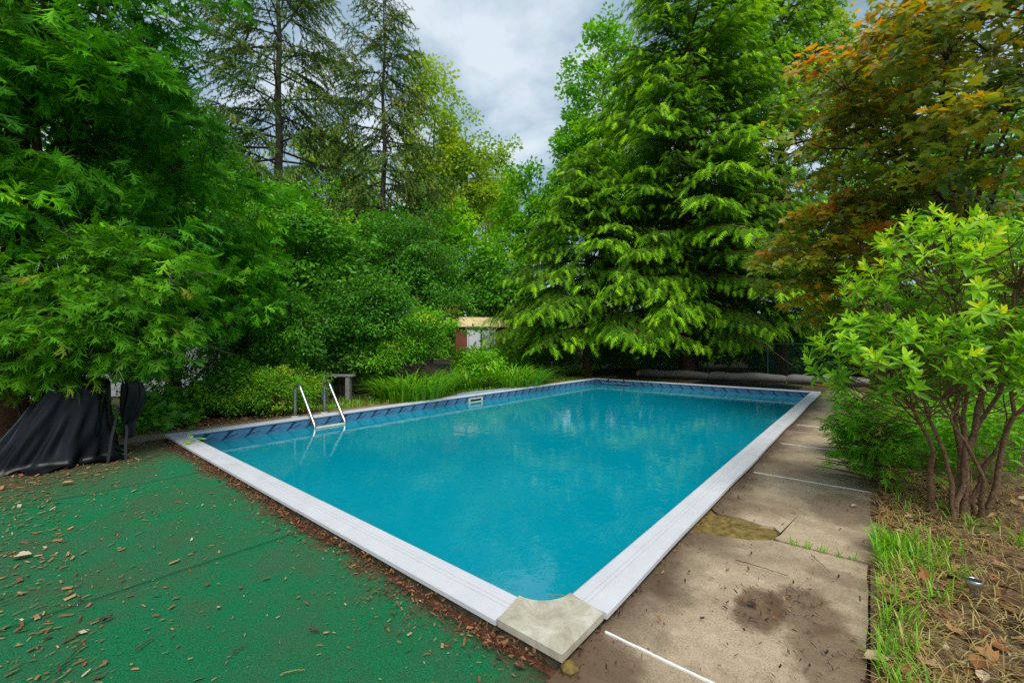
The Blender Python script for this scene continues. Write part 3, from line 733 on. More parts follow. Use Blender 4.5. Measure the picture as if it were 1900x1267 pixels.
# skimmer mouth in the long wall
su = 5.98; vw = PW - ci - .004
for (u0, u1, z0, z1, mm, nm, dv) in ((su - .24, su + .24, ZW + .075, ZW + .105, 'cream_plastic', 'skimmer_frame', .02), (su - .24, su + .24, ZW - .06, ZW + .018, 'cream_plastic', 'skimmer_frame', .02),
                                     (su - .24, su - .19, ZW + .0185, ZW + .0745, 'cream_plastic', 'skimmer_frame', .02), (su + .19, su + .24, ZW + .0185, ZW + .0745, 'cream_plastic', 'skimmer_frame', .02),
                                     (su - .1895, su + .1895, ZW + .0185, ZW + .0745, 'dark', 'skimmer_mouth', .004)):
    cl = Cloud(); box(cl, PF((u0 + u1) / 2, vw - dv / 2, (z0 + z1) / 2), ((u1 - u0) / 2, dv / 2, (z1 - z0) / 2), PAX); cl.build(nm, M[mm], pool)

# concrete deck on the long side: separate slabs with joints
deck = bpy.data.objects.new('pool_deck', None); C.objects.link(deck); deck['kind'] = 'structure'
JU = [-1.35, 0.32, 1.92, 3.53, 5.2, 6.85, 8.5, 10.15, 11.8, 13.4]
for k in range(len(JU) - 1):
    u0, u1 = JU[k] + .006, JU[k + 1] - .006
    v0 = -1.0 + (.04 if k == 1 else (-.02 if k == 2 else rs.uniform(-.015, .015)))
    dz = rs.uniform(-.006, .004) + (.008 if k == 2 else 0)
    nn = 10
    lo = [PF(u, v0 + rs.normal(0, .006), 0) for u in np.linspace(u0, u1, nn)]
    hi = [PF(u, 0.012, 0) for u in np.linspace(u1, u0, nn)]
    if k == 1:      # a broken notch where mortar and moss fill the slab's corner
        hi = [PF(u1, -.46), PF(u1 - .02, -.44), PF(u1 - .10, -.34), PF(u1 - .16, -.18), PF(u1 - .20, .012)] + [PF(u, .012) for u in np.linspace(u1 - .3, u0, 6)]
    if k == 2:
        hi = [PF(u, .012) for u in np.linspace(u1, u0 + .3, 6)] + [PF(u0 + .22, -.05), PF(u0 + .25, -.2), PF(u0 + .20, -.36), PF(u0 + .22, -.44), PF(u0 + .12, -.50), PF(u0 + .02, -.47)]
        lo = [PF(u0, -.5)] + lo
    cl = Cloud(); prism(cl, np.array(lo + hi), -.12, dz)
    o = cl.build('slab', M['concrete'], deck); bevel(o, .006, 2)
cl = Cloud(); box(cl, PF(1.98, -.24, -.05), (.28, .27, .034), PAX); cl.build('mossy_patch', M['moss'], deck)
cl = Cloud(); box(cl, PF(6, -.5, -.09), (7.3, .47, .05), PAX); cl.build('deck_bed', M['foot'], deck)
for k, (ju, va, vb) in enumerate(((JU[1], -.03, -.62), (JU[3], -.05, -.99), (JU[4], -.05, -.99), (JU[5], -.05, -.95))):
    cl = Cloud(); vsx = np.linspace(va, vb, 9)
    for q in range(8):
        p0, p1 = PF(ju + rs.normal(0, .002), vsx[q]), PF(ju + rs.normal(0, .002), vsx[q + 1])
        box(cl, (p0 + p1) / 2 + UP * .0035, (.0058, abs(vsx[q + 1] - vsx[q]) / 2, .006), PAX)
    o = cl.build('joint_strip', M['joint'], deck)
# brown concrete walk along the far long side
walk = bpy.data.objects.new('side_walk', None); C.objects.link(walk); walk['kind'] = 'structure'
for k, u0 in enumerate(np.arange(-1.2, 12.5, 1.7)):
    cl = Cloud(); box(cl, PF(u0 + .845, PW + .30, -.05), (.842, .30, .052 + rs.uniform(-.002, .002)), PAX); bevel(cl.build('slab', M['walk'], walk), .006, 1)
cl = Cloud(); box(cl, PF(-2.1, 3.1, -.055), (2.1, 3.5, .04), PAX)
o = cl.build('carpet_pad', M['needle_dirt']); o['kind'] = 'structure'
# green outdoor carpet: strips with a seam, ragged edge along the coping
carpet = empty('outdoor_carpet', PF(-2, 3.2, 0), 'worn green outdoor carpet strewn with brown chips beside the pool', 'carpet')
for k, (v0, v1) in enumerate(((0.0, 2.17), (2.178, 4.4), (4.408, 6.60))):
    def rag(uu, vv, r, k=k):
        w = .035 * np.sin(vv * 3.1 + 1) + .03 * np.sin(vv * 7.3) + .02 * np.sin(vv * 17 + 2)
        f = np.clip((uu + 1.0) / 1.0, 0, 1)
        bite = .05 * np.exp(-((vv - .75) / .45) ** 2) + .05 * np.exp(-((vv - 2.4) / .5) ** 2)
        uu = uu - f * (.025 + w * .5 + bite)
        if k == 0: vv = vv + np.where(vv < .02, .02 * np.sin(uu * 9) + .01 * np.sin(uu * 23), 0)
        if k == 2: vv = vv + np.where(vv > 6.58, .06 * np.sin(uu * 5) + .03 * np.sin(uu * 13), 0)
        return uu, vv
    o = quadsheet('carpet_strip', -4.2, 0.0, v0, v1, -.002, 'carpet', 70, 44, 0.004, 11 + k, None, rag)
    sm = o.modifiers.new('thick', 'SOLIDIFY'); sm.thickness = .010; sm.offset = 1 if False else -1
    o.parent = carpet; o.matrix_parent_inverse = Matrix.Translation(-Vector(carpet.location))

# ------------------------------------------------------------------ trees
def solo_leaves(root, tpl, mat, pos, d, n, size, tint, count, name='leaf', bins=5):
    """the leaves that show largest become objects of their own; returns the mask of the rest"""
    dist = np.linalg.norm(pos - [0, 0, CAM_Z], axis=1)
    px = 950 + FPX * pos[:, 0] / np.maximum(pos[:, 1], .1); py = 634 - FPX * (pos[:, 2] - CAM_Z) / np.maximum(pos[:, 1], .1)
    inside = (px > 0) & (px < 1900) & (py > 0) & (py < 1267) & (pos[:, 1] > .3)
    x, y, z = frame(d, n)
    face = np.abs(np.sum(z * unit(np.array([0, 0, CAM_Z]) - pos), 1))
    sc = np.where(inside, size / dist * (.35 + face), -1)
    top = np.argsort(-sc)[:count]
    meshes = []
    for k in range(bins):
        c = Cloud(); c.add(tpl[0], tpl[1], (k + .5) / bins); meshes.append(c.mesh(name, M[mat]))
    inv = Matrix.Translation(-Vector(root.location))
    for i in top:
        o = bpy.data.objects.new(name, meshes[min(bins - 1, int(tint[i] * bins))])
        C.objects.link(o); o.parent = root; o.matrix_parent_inverse = inv
        s = size[i]
        o.matrix_basis = Matrix(((x[i][0] * s, y[i][0] * s, z[i][0] * s, pos[i][0]), (x[i][1] * s, y[i][1] * s, z[i][1] * s, pos[i][1]), (x[i][2] * s, y[i][2] * s, z[i][2] * s, pos[i][2]), (0, 0, 0, 1)))
    rest = np.ones(len(pos), bool); rest[top] = False
    return rest
def gz(px, d): return np.array([(px - 950) / FPX * d, d, -.04])

HEM = 'hemlock trees beyond the far end of the pool'
conifer('hemlock_tree', 'tallest hemlock with drooping bright-tipped boughs behind the grey roll', 'tree', gz(1275, 17.6), 20, 2.2, 340,
        lambda t: (5.6 * (1 - t) ** .8 + .5) * min(1, .80 + 2.5 * t), lambda t: -2 + 26 * t, .20, T_HEM, .38, 'hemlock', 21, 'bark_red', .26, HEM, .17, .34, .3, .32, .25, .3, 1.45, .50, tbase=.34, s0=.22, zcut=1.2)
conifer('hemlock_tree', 'shorter hemlock sweeping low between the shed and the tallest hemlock', 'tree', gz(1090, 17.2), 9.0, 1.9, 170,
        lambda t: 4.1 * (1 - t) ** .75 + .4, lambda t: -4 + 26 * t, .22, T_HEM, .36, 'hemlock', 22, 'bark_red', .17, HEM, .16, .34, .3, .32, .25, .3, 1.45, .45, tbase=.30, s0=.22, zcut=.9)
conifer('hemlock_tree', 'dark hemlock half hidden behind the bronze maple', 'tree', gz(1450, 18.6), 20, 1.6, 190,
        lambda t: 5.0 * (1 - t) ** .8 + .5, lambda t: -2 + 24 * t, .2, T_HEM, .52, 'hemlock', 23, 'bark_red', .22, HEM, .2, .36, .3, .45, .22, .25, 1.15, .4, tbase=.28, s0=.3, zcut=1.0)
SPR = 'tall thin spruces rising over the left shrubs'
conifer('spruce_tree', 'tall broad spruce with bare brown trunk and open grey-green boughs', 'tree', gz(517, 21), 24, 5.0, 120,
        lambda t: 5.6 * (1 - t) ** .75 + .5, lambda t: -18 + 45 * t, .02, T_TUFT, .52, 'spruce', 31, 'bark_grey', .30, SPR, .20, .34, .4, .75, .5, .6, 2.0, .25, tbase=.42, s0=.22)
conifer('spruce_tree', 'slender ragged spruce standing beside the yellow-green poplars', 'tree', gz(712, 20), 17.6, 4.2, 110,
        lambda t: 3.5 * (1 - t) ** .6 + .4, lambda t: -20 + 45 * t, .02, T_TUFT, .48, 'spruce', 32, 'bark_grey', .22, SPR, .19, .36, .4, .8, .5, .6, 2.0, .3, tbase=.48, s0=.2)
CED = 'cedars on the left of the carpet'
def dead_twigs(root, rng, P, o):
    c = Cloud()
    for k in rng.choice(len(P), min(60, len(P)), replace=False):
        if P[k, 2] > 3.4: continue
        d = unit(o[k] * [1, 1, .3] + rng.normal(0, .35, 3)); L = rng.uniform(.35, .8); a = P[k] - d * .1
        p = curve3(a, a + d * L + UP * rng.uniform(-.2, .1), rng.uniform(-.08, .08), 7, rng, .12); tube(c, p, np.linspace(.006, .0018, 7), 4)
        for q in range(2):
            j = rng.integers(2, 6); tube(c, curve3(p[j], p[j] + unit(d + rng.normal(0, .6, 3)) * L * .4, 0, 4, rng, .1), np.linspace(.003, .0012, 4), 3)
    c.build('dead_twigs', M['bark_grey'], root, kind='stuff')
KC = dict(cat='tree', group=CED, extra=dead_twigs, hangd=-.35, outd=.8)
broadleaf('cedar_tree', 'huge dense cedar towering over the black cover', base=(-6.9, 5.9, -.04), lobes=[ell((-6.9, 5.9, 2.6), (2.3, 2.0, 1.2)), ell((-6.8, 5.9, 4.2), (2.25, 2.0, 1.6)), ell((-6.8, 5.9, 6.2), (2.05, 1.9, 2.0)), ell((-6.8, 5.9, 8.4), (1.6, 1.6, 2.0))],
          nclump=560, clump_r=.42, nleaf=24, leaf=.25, tpl=T_CEDAR, mat='cedar', seed=41, bark='bark_red', trunk_r=.2, back=.1, tint=(.42, .30), flat=.75, nlimb=40, upn=.45, zmin=1.3, **KC)
broadleaf('cedar_tree', 'low open cedar with a bare dark lower trunk before the pale wall', base=(-6.55, 8.3, -.04), lobes=[ell((-6.5, 8.3, 2.7), (1.75, 1.4, 1.0)), ell((-6.4, 8.3, 4.0), (1.5, 1.3, 1.2)), ell((-5.7, 8.0, 2.2), (1.1, 1.0, .7))],
          nclump=240, clump_r=.36, nleaf=22, leaf=.24, tpl=T_CEDAR, mat='cedar', seed=42, bark='bark', trunk_r=.11, back=.15, tint=(.48, .30), flat=.7, nlimb=26, upn=.55, zmin=1.45, **KC)
broadleaf('cedar_tree', 'low yellowish cedar boughs hanging over the black cover', base=(-5.9, 5.3, -.04), lobes=[ell((-5.3, 4.9, 1.55), (1.25, .8, .5)), ell((-5.9, 4.9, 1.1), (1.1, .7, .35)), ell((-5.0, 5.3, 2.1), (1.0, .8, .5)), ell((-4.55, 5.2, 1.35), (.55, .5, .3))],
          nclump=230, clump_r=.28, nleaf=20, leaf=.19, tpl=T_CEDAR, mat='cedar_low', seed=43, bark='bark_grey', trunk_r=.07, back=.4, tint=(.50, .28), flat=.5, nlimb=30, upn=.8, zmin=.86, **KC)

# left side broadleaved shrubs and small trees
SH = 'broadleaved shrubs behind the ladder'
broadleaf('maple_sapling', 'tall leafy maple sapling below the broad spruce', 'tree', gz(560, 12), [ell(at(555, 455, 12), (1.75, 1.5, 1.5)), ell(at(600, 540, 12), (1.7, 1.4, 1.2)), ell(at(500, 400, 12.5), (1.0, 1., .9))],
          210, .45, 75, .15, T_LEAF, 'broad', 51, trunk_r=.09, group=SH, tint=(.42, .2), tophue=.25, upn=.7)
broadleaf('viburnum_shrub', 'broad dark green shrub right behind the pool ladder', 'shrub', gz(455, 9.6), [ell(at(440, 560, 9.6), (1.2, 1.0, 1.0)), ell(at(400, 470, 10.2), (1.0, 1.0, 1.0)), ell(at(530, 610, 9.8), (1.0, .9, .8)), ell(at(420, 660, 9.2), (.8, .7, .5))],
          260, .34, 80, .085, T_LEAF, 'broad', 52, trunk_r=.08, group=SH, stems=4, tint=(.46, .2), upn=.6)
broadleaf('viburnum_shrub', 'round blue-green shrub leaning towards the daylilies', 'shrub', gz(640, 11.2), [ell(at(645, 590, 11.2), (1.25, 1.1, .95)), ell(at(700, 560, 11.6), (.9, .9, .8)), ell(at(600, 660, 10.8), (.9, .8, .5))],
          230, .36, 80, .09, T_LEAF, 'broad', 53, trunk_r=.08, group=SH, stems=4, tint=(.30, .16), upn=.6)
broadleaf('dense_shrub', 'tall fine-leaved dark shrub below the slender spruce', 'shrub', gz(760, 14), [ell(at(755, 470, 14), (1.7, 1.5, 1.6)), ell(at(800, 540, 13.6), (1.3, 1.2, 1.3)), ell(at(700, 440, 14.5), (1.1, 1.1, 1.0))],
          260, .45, 75, .10, T_LEAF, 'broad', 54, trunk_r=.09, group=SH, stems=3, tint=(.34, .17), upn=.8, flat=.4)
broadleaf('light_shrub', 'small light green shrub arching before the brown shed', 'shrub', gz(795, 11.6), [ell(at(795, 598, 11.6), (.85, .7, .35)), ell(at(760, 640, 11.6), (.9, .7, .4)), ell(at(700, 665, 11), (.7, .6, .3))],
          110, .28, 70, .075, T_LEAF, 'broad', 55, trunk_r=.05, group=SH, stems=3, tint=(.66, .18), upn=.8)
broadleaf('dark_maple', 'dark broadleaved tree showing between the huge cedar and the spruce', 'tree', gz(350, 15), [ell(at(355, 285, 15), (1.5, 1.4, 1.7)), ell(at(340, 380, 15), (1.7, 1.5, 1.3)), ell(at(420, 420, 15), (1.3, 1.3, 1.2))],
          170, .5, 60, .15, T_LEAF, 'broad', 56, trunk_r=.14, tint=(.22, .14))
BK = 'background trees behind the spruces'
k = 60
for px, py, d, r, mat, nc, nm, lab in (
        (70, 170, 15, (4.2, 2.2, 5.0), 'broad', 190, 'background_tree', 'dark green tree mass behind the huge cedar'),
        (330, 330, 27, (3.0, 2.5, 3.4), 'bright', 120, 'background_tree', 'bright green tree far behind the huge cedar'),
        (455, 370, 28, (2.6, 2.4, 3.2), 'poplar', 110, 'background_tree', 'yellow-green tree far behind the broad spruce trunk'),
        (610, 340, 29, (3.4, 2.6, 3.6), 'poplar', 130, 'background_tree', 'yellow-green tree filling the gap between the two spruces'),
        (670, 450, 25, (3.0, 2.4, 3.0), 'bright', 110, 'background_tree', 'bright green tree low between the two spruces'),
        (800, 245, 27, (1.7, 1.7, 6.0), 'poplar', 150, 'poplar_tree', 'tallest slender poplar right beside the slender spruce'),
        (862, 330, 27, (1.7, 1.7, 4.4), 'poplar', 130, 'poplar_tree', 'middle poplar stepping down towards the sky gap'),
        (925, 345, 31, (1.5, 1.5, 3.2), 'poplar', 80, 'poplar_tree', 'thin see-through poplar under the open sky'),
        (850, 480, 23, (2.2, 1.8, 2.6), 'bright', 120, 'background_tree', 'bright green tree standing behind the brown shed'),
        (985, 400, 25, (1.9, 1.7, 3.2), 'bright', 130, 'background_tree', 'bright green tree filling the gap left of the hemlocks'),
        (930, 530, 22, (1.9, 1.6, 2.2), 'broad', 110, 'background_tree', 'deep green tree overhanging the shed roof'),
        (1120, 190, 25, (2.3, 2.2, 5.0), 'bright', 170, 'background_tree', 'tall light green tree showing through the tallest hemlock'),
        (1075, 330, 25, (1.5, 1.6, 3.2), 'bright', 110, 'background_tree', 'rounded bright tree at the edge of the sky gap beside the tallest hemlock'),
        (1350, 60, 26, (4.0, 2.4, 4.0), 'bright', 150, 'background_tree', 'light green tree crown behind the top of the tallest hemlock'),
        (1250, 430, 25, (3.6, 2.2, 4.2), 'broad', 210, 'background_tree', 'shaded green tree behind the trunk of the tallest hemlock'),
        (1400, 420, 25, (3.2, 2.2, 4.0), 'broad', 180, 'background_tree', 'shaded green tree behind the dark hemlock and its trunk'),
        (1290, 330, 22.5, (3.0, 1.8, 3.6), 'broad', 190, 'background_tree', 'deep green tree close behind the middle of the tallest hemlock'),
        (1530, 100, 24, (3.0, 2.2, 4.2), 'poplar', 120, 'background_tree', 'thin yellow-green tree above the bronze maple'),
        (1680, 260, 20, (3.4, 2.4, 4.5), 'bright', 130, 'background_tree', 'bright green tree glimpsed through the bronze maple'),
        (1850, 300, 17, (3.0, 2.4, 4.2), 'bright', 140, 'background_tree', 'bright green tree behind the maple branches above the long-leaved shrub')):
    base = gz(px, d)
    c = at(px, py, d)
    broadleaf(nm, lab, 'tree', base, [ell(c, r), ell(c + [r[0] * .5, 0, -r[2] * .5], (r[0] * .8, r[1] * .8, r[2] * .6)), ell(c + [-r[0] * .5, 0, -r[2] * .55], (r[0] * .7, r[1] * .8, r[2] * .5))],
              nc, .70, 74, .235, T_DIA, mat, k, 'bark_grey', .16, BK if nm == 'background_tree' else 'poplars behind the slender spruce', back=.15, tint=(.45, .22), nlimb=16, flat=.8, upn=.45, twig_r=.012)
    k += 1
UN = 'dark undergrowth behind the chain-link fence'
UL = ('undergrowth bush behind the brown shed', 'undergrowth bush beside the shed corner behind the fence', 'undergrowth bush behind the trunk of the shorter hemlock', 'undergrowth bush between the two front hemlock trunks',
      'undergrowth bush right behind the trunk of the tallest hemlock', 'undergrowth bush between the tallest and the dark hemlock', 'undergrowth bush below the dark hemlock', 'undergrowth bush past the end of the grey roll',
      'undergrowth bush behind the bronze maple leaves and the ground cover', 'undergrowth bush behind the bare stems of the long-leaved shrub', 'undergrowth bush at the foot of the maple trunk',
      'undergrowth bush behind the maple sapling', 'undergrowth bush between the maple sapling and the fine-leaved shrub', 'undergrowth bush below the dark broadleaved tree')
for q, (px, d, r, h) in enumerate(((880, 22, 1.7, 1.5), (990, 21, 1.6, 1.2), (1090, 22, 1.9, 1.4), (1190, 23, 1.9, 1.5), (1300, 23, 2.0, 1.5), (1400, 22, 1.8, 1.5), (1500, 20, 1.7, 1.6), (1580, 16, 1.5, 1.5), (1680, 14, 1.6, 1.7), (1800, 12.5, 1.6, 1.7), (1900, 11.5, 1.5, 1.7),
                                   (560, 15, 1.6, 1.3), (660, 16, 1.6, 1.4), (420, 13, 1.3, 1.4))):
    c = gz(px, d) + [0, 0, h * .9]
    broadleaf('undergrowth_shrub', 'dark leafy ' + UL[q], 'shrub', gz(px, d), [ell(c, (r, r * .8, h)), ell(c + [r * .5, 0, -h * .3], (r * .8, r * .7, h * .7))],
              90, .45, 55, .17, T_DIA, 'broad', 90 + q, 'bark', .05, UN, back=.2, tint=(.52, .22), nlimb=8, stems=3, upn=.6)
# far woodland that reads as one mass
cl = Cloud(); rng = np.random.default_rng(5)
NF = 18000
ang = rng.uniform(-1.15, 1.15, NF); dd = rng.uniform(36, 62, NF)
P = np.c_[np.sin(ang) * dd, np.cos(ang) * dd, np.abs(rng.normal(0, 1, NF)) * 3.2 * (0.7 + .3 * np.sin(ang * 23) * np.sin(ang * 61 + 1)) + .1]
scatter(cl, T_DIA, P, rng.normal(size=(NF, 3)) + [0, 0, -.2], rng.normal(size=(NF, 3)) + [0, -.2, .7], rng.uniform(.7, 1.4, NF), np.clip(rng.normal(.45, .2, NF), 0, 1))
o = cl.build('woodland', M['bright']); tag(o, 'far-off green woodland seen between the trunks', 'woodland', kind='stuff')

# bronze maple on the right
def maple():
    rng = np.random.default_rng(71)
    base = gz(1790, 7.6)
    root = empty('maple_tree', base, 'bronze and dark green maple spreading over the right side', 'tree')
    lobes = [ell(at(1600, 230, 7.8), (1.5, 1.4, 1.7)), ell(at(1760, 90, 7.2), (2.1, 1.5, 1.7)), ell(at(1520, 470, 8.2), (1.05, 1.2, 1.0)), ell(at(1680, 430, 7.6), (1.6, 1.2, 1.2)),
             ell(at(1890, 230, 5.2), (1.25, 1.0, .95)), ell(at(1590, 570, 8.4), (.95, .9, .55)), ell(at(1850, 20, 5.5), (1.4, 1.0, .8))]
    nL = 380
    vol = np.array([np.prod(r) ** .75 for _, r in lobes]); pick = rng.choice(len(lobes), nL, p=vol / vol.sum())
    cen = np.array([c for c, _ in lobes])[pick]; rad = np.array([r for _, r in lobes])[pick]
    o = unit(rng.normal(size=(nL, 3))); P = cen + o * rad * (.35 + .65 * rng.random((nL, 1)) ** .6)
    P = P[P[:, 1] > 3.2]; o = o[:len(P)]
    nl = 40; idx = np.repeat(np.arange(len(P)), nl)
    cr = rng.uniform(.32, .62, len(P))
    q = unit(rng.normal(size=(len(idx), 3))) * rng.random((len(idx), 1)) ** .5
    q[:, 2] = q[:, 2] * .28 - .28 * (q[:, 0] ** 2 + q[:, 1] ** 2)
    pos = P[idx] + q * cr[idx][:, None]
    # leaves hang in layers, tilted towards the light and the viewer's side of the tree
    nrm = unit(np.array([-.15, -.45, .8]) + rng.normal(0, .33, pos.shape) + q * .35)
    d = unit(q * [1, 1, 0] + np.array([-.35, -.35, -.45]) + rng.normal(0, .4, pos.shape))
    left = np.clip((1650 - (950 + FPX * P[:, 0] / P[:, 1])) / 500, -.5, .6)
    tt = np.clip(.50 + .28 * left[idx] + rng.normal(0, .16, len(P))[idx] + rng.normal(0, .14, len(idx)), 0, 1)
    sz = .135 * rng.uniform(.65, 1.25, len(idx))
    rest = solo_leaves(root, T_MAPLE, 'maple', pos, d, nrm, sz, tt, 300)
    cl = Cloud(); scatter(cl, T_MAPLE, pos[rest], d[rest], nrm[rest], sz[rest], tt[rest])
    cl.build('crown', M['maple'], root, kind='stuff')
    tw, bw = Cloud(), Cloud()
    tp = curve3(base, at(1760, 130, 7.4), 0, 14, rng, .08); tube(tw, tp, .17 * np.linspace(1, .15, 14), 9); tw.build('trunk', M['bark'], root, smooth=True)
    lim = []
    for k in rng.choice(len(P), 34, replace=False):
        s = tp[rng.integers(4, 12)]
        if s[2] > P[k, 2] - .1: s = tp[4]
        p = curve3(s, P[k], .04, 9, rng, .12); tube(bw, p, np.linspace(.045, .007, 9), 6); lim.append(p[2:])
    lp = np.concatenate(lim)
    for k in range(len(P)):
        j = np.argmin(((lp - P[k]) ** 2).sum(1)); tube(bw, curve3(lp[j], P[k], .03, 4, rng, .1), np.linspace(.010, .004, 4), 4)
    bw.build('branches', M['bark'], root, kind='stuff')
maple()

# long-leaved shrub beside the deck
def longleaf():
    rng = np.random.default_rng(81)
    base = np.array([3.48, 3.34, -.02])
    root = empty('long_leaved_shrub', base, 'bright yellow-green long-leaved shrub with bare fanned stems', 'shrub')
    lobes = [ell((3.55, 3.25, 1.78), (.95, .75, .42)), ell((2.88, 3.2, 1.24), (.60, .5, .34)), ell((2.80, 3.1, 1.18), (.45, .4, .28)), ell((4.15, 3.5, 1.55), (.95, .8, .6)), ell((3.5, 3.2, 1.30), (.8, .6, .35)), ell((3.15, 3.2, 2.05), (.34, .3, .25)), ell((4.0, 3.3, 1.95), (.6, .4, .3))]
    nT = 540
    vol = np.array([np.prod(r) ** .7 for _, r in lobes]); pick = rng.choice(len(lobes), nT, p=vol / vol.sum())
    cen = np.array([c for c, _ in lobes])[pick]; rad = np.array([r for _, r in lobes])[pick]
    o = unit(rng.normal(size=(nT, 3)) + [0, -.15, .35]); P = cen + o * rad * (.45 + .55 * rng.random((nT, 1)) ** .5)
    ax = unit(o * .55 + UP * .8 + rng.normal(0, .25, o.shape))
    e1 = unit(np.cross(ax, [.3, .8, .1])); e2 = np.cross(ax, e1)
    pos, d, n, sz, tt = [], [], [], [], []
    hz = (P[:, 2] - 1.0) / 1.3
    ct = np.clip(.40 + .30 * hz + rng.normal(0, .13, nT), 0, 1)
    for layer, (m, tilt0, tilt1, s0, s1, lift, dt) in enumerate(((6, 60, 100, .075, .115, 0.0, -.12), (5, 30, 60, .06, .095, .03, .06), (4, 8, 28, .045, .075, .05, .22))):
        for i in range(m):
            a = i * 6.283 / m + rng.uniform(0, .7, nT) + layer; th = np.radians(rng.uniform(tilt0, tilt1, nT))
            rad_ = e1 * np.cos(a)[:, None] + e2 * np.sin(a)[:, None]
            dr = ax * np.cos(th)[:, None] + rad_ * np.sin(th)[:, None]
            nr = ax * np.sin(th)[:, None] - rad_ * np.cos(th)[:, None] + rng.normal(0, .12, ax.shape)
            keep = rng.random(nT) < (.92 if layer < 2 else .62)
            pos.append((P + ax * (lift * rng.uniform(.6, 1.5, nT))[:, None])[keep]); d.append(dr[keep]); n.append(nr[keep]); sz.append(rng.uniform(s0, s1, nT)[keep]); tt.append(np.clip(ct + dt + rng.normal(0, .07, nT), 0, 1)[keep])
    pos, d, n, sz, tt = map(np.concatenate, (pos, d, n, sz, tt))
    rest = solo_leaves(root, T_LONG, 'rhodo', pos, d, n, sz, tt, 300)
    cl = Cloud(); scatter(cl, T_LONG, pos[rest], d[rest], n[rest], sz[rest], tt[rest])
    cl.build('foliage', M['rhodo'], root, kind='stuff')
    # withered flower threads
    cl = Cloud()
    for k in rng.choice(nT, 70, replace=False):
        for j in range(7):
            a = rng.normal(0, 1, 3); e_ = P[k] + unit(a + ax[k]) * rng.uniform(.03, .07) - UP * rng.uniform(0, .05)
            tube(cl, np.array([P[k], (P[k] + e_) / 2 + UP * .02, e_]), [.0014, .0012, .001], 3, rng.uniform(.5, .9))
    cl.build('withered_flowers', M['litter'], root, kind='stuff')
    bw = Cloud(); lp = []
    ends = [(2.75, 3.1, 1.05), (2.95, 3.3, 1.35), (3.2, 3.1, 1.7), (3.45, 3.3, 1.9), (3.75, 3.2, 1.75), (4.1, 3.4, 1.7), (4.5, 3.6, 1.6), (3.0, 3.0, .95), (4.1, 3.1, 1.35), (3.55, 2.95, 1.4), (3.3, 3.5, 1.5)]
    for k, e_ in enumerate(ends):
        b0 = base + [(k - 5) * .030 + rng.normal(0, .015), rng.normal(0, .06), 0]
        p = curve3(b0, np.array(e_), 0, 11, rng, .16)
        tt_ = np.linspace(0, 1, 11); p[:, 0] -= (np.array(e_)[0] - b0[0]) * .22 * (np.sin(tt_ * math.pi))
        c = Cloud(); tube(c, p, np.linspace(rng.uniform(.017, .027), .006, 11), 7); c.build('stem', M['stem'], root, smooth=True)
        lp.append(p[4:])
    lp = np.concatenate(lp)
    for k in range(nT):
        cost = ((lp - P[k]) ** 2).sum(1) * rng.uniform(.3, 2.2, len(lp)) + 3 * np.maximum(lp[:, 2] - P[k, 2] + .12, 0)
        p = curve3(lp[np.argmin(cost)], P[k], -.06, 5, rng, .14); tube(bw, p, np.linspace(.006, .0025, 5), 4)
    bw.build('twigs', M['stem'], root, kind='stuff')
longleaf()

# ------------------------------------------------------------------ lower planting
def blades(cl, pos, h, lean, w, curl, tint):
    """arched strips; lean = unit horizontal directions"""
    N = len(pos); s = np.array([0, .3, .6, .85, 1.0]); ww = np.array([.8, 1.0, .8, .45, .05])
    h = np.broadcast_to(h, (N,)); curl = np.broadcast_to(curl, (N,)); w = np.broadcast_to(w, (N,))
    side = np.cross(lean, UP)
    z = h[:, None] * (s - curl[:, None] * .55 * s ** 2.2); x = h[:, None] * curl[:, None] * (.25 * s + .6 * s * s)
    mid = pos[:, None] + lean[:, None] * x[..., None] + UP * z[..., None]
    off = side[:, None] * (w[:, None] * ww)[..., None]
    P = np.stack([mid - off, mid + off], 2).reshape(N, 10, 3)
    f = np.array([[2 * i, 2 * i + 1, 2 * i + 3, 2 * i + 2] for i in range(4)])
    F = (f[None] + (np.arange(N) * 10)[:, None, None]).reshape(-1, 4)
    cl.add(P.reshape(-1, 3), F, np.repeat(np.broadcast_to(tint, (N,)), 10))
def hdir(rng, N):
    a = rng.uniform(0, 6.283, N); return np.c_[np.cos(a), np.sin(a), np.zeros(N)]
def blade_clump(name, label, cat, c, r, n, h, w, seed, tint=.5, group=None, mat='grass', curl=(.55, 1.25)):
    rng = np.random.default_rng(seed); cl = Cloud()
    a = hdir(rng, n); pos = np.asarray(c) + a * (r * rng.random((n, 1)) ** .7)
    ln = unit(a * .8 + hdir(rng, n) * .6)
    blades(cl, pos, rng.uniform(.6, 1.1, n) * h, ln, w * rng.uniform(.7, 1.2, n), rng.uniform(*curl, n), np.clip(rng.normal(tint, .18, n), 0, 1))
    return tag(cl.build(name, M[mat]), label, cat, group)
for q, (px, py, r, h, n) in enumerate(((765, 742, .75, .95, 330), (800, 730, .7, .95, 300), (735, 738, .5, .75, 200), (955, 718, .8, 1.0, 330), (985, 712, .5, .8, 200), (860, 722, .55, .85, 220))):
    blade_clump('daylily_plant', ('arching daylily clump at the pool walk left of the pale blue pole', 'tall arching daylily clump before the light green shrub', 'low daylily clump at the lawn edge of the daylily bed',
                'big arching daylily clump before the shed doors', 'small daylily clump at the end of the pale blue pole', 'daylily clump behind the skimmer')[q], 'plant', gp(px, py), r, n, h * 1.05, .019, 200 + q, .42, 'daylily clumps beside the pool')
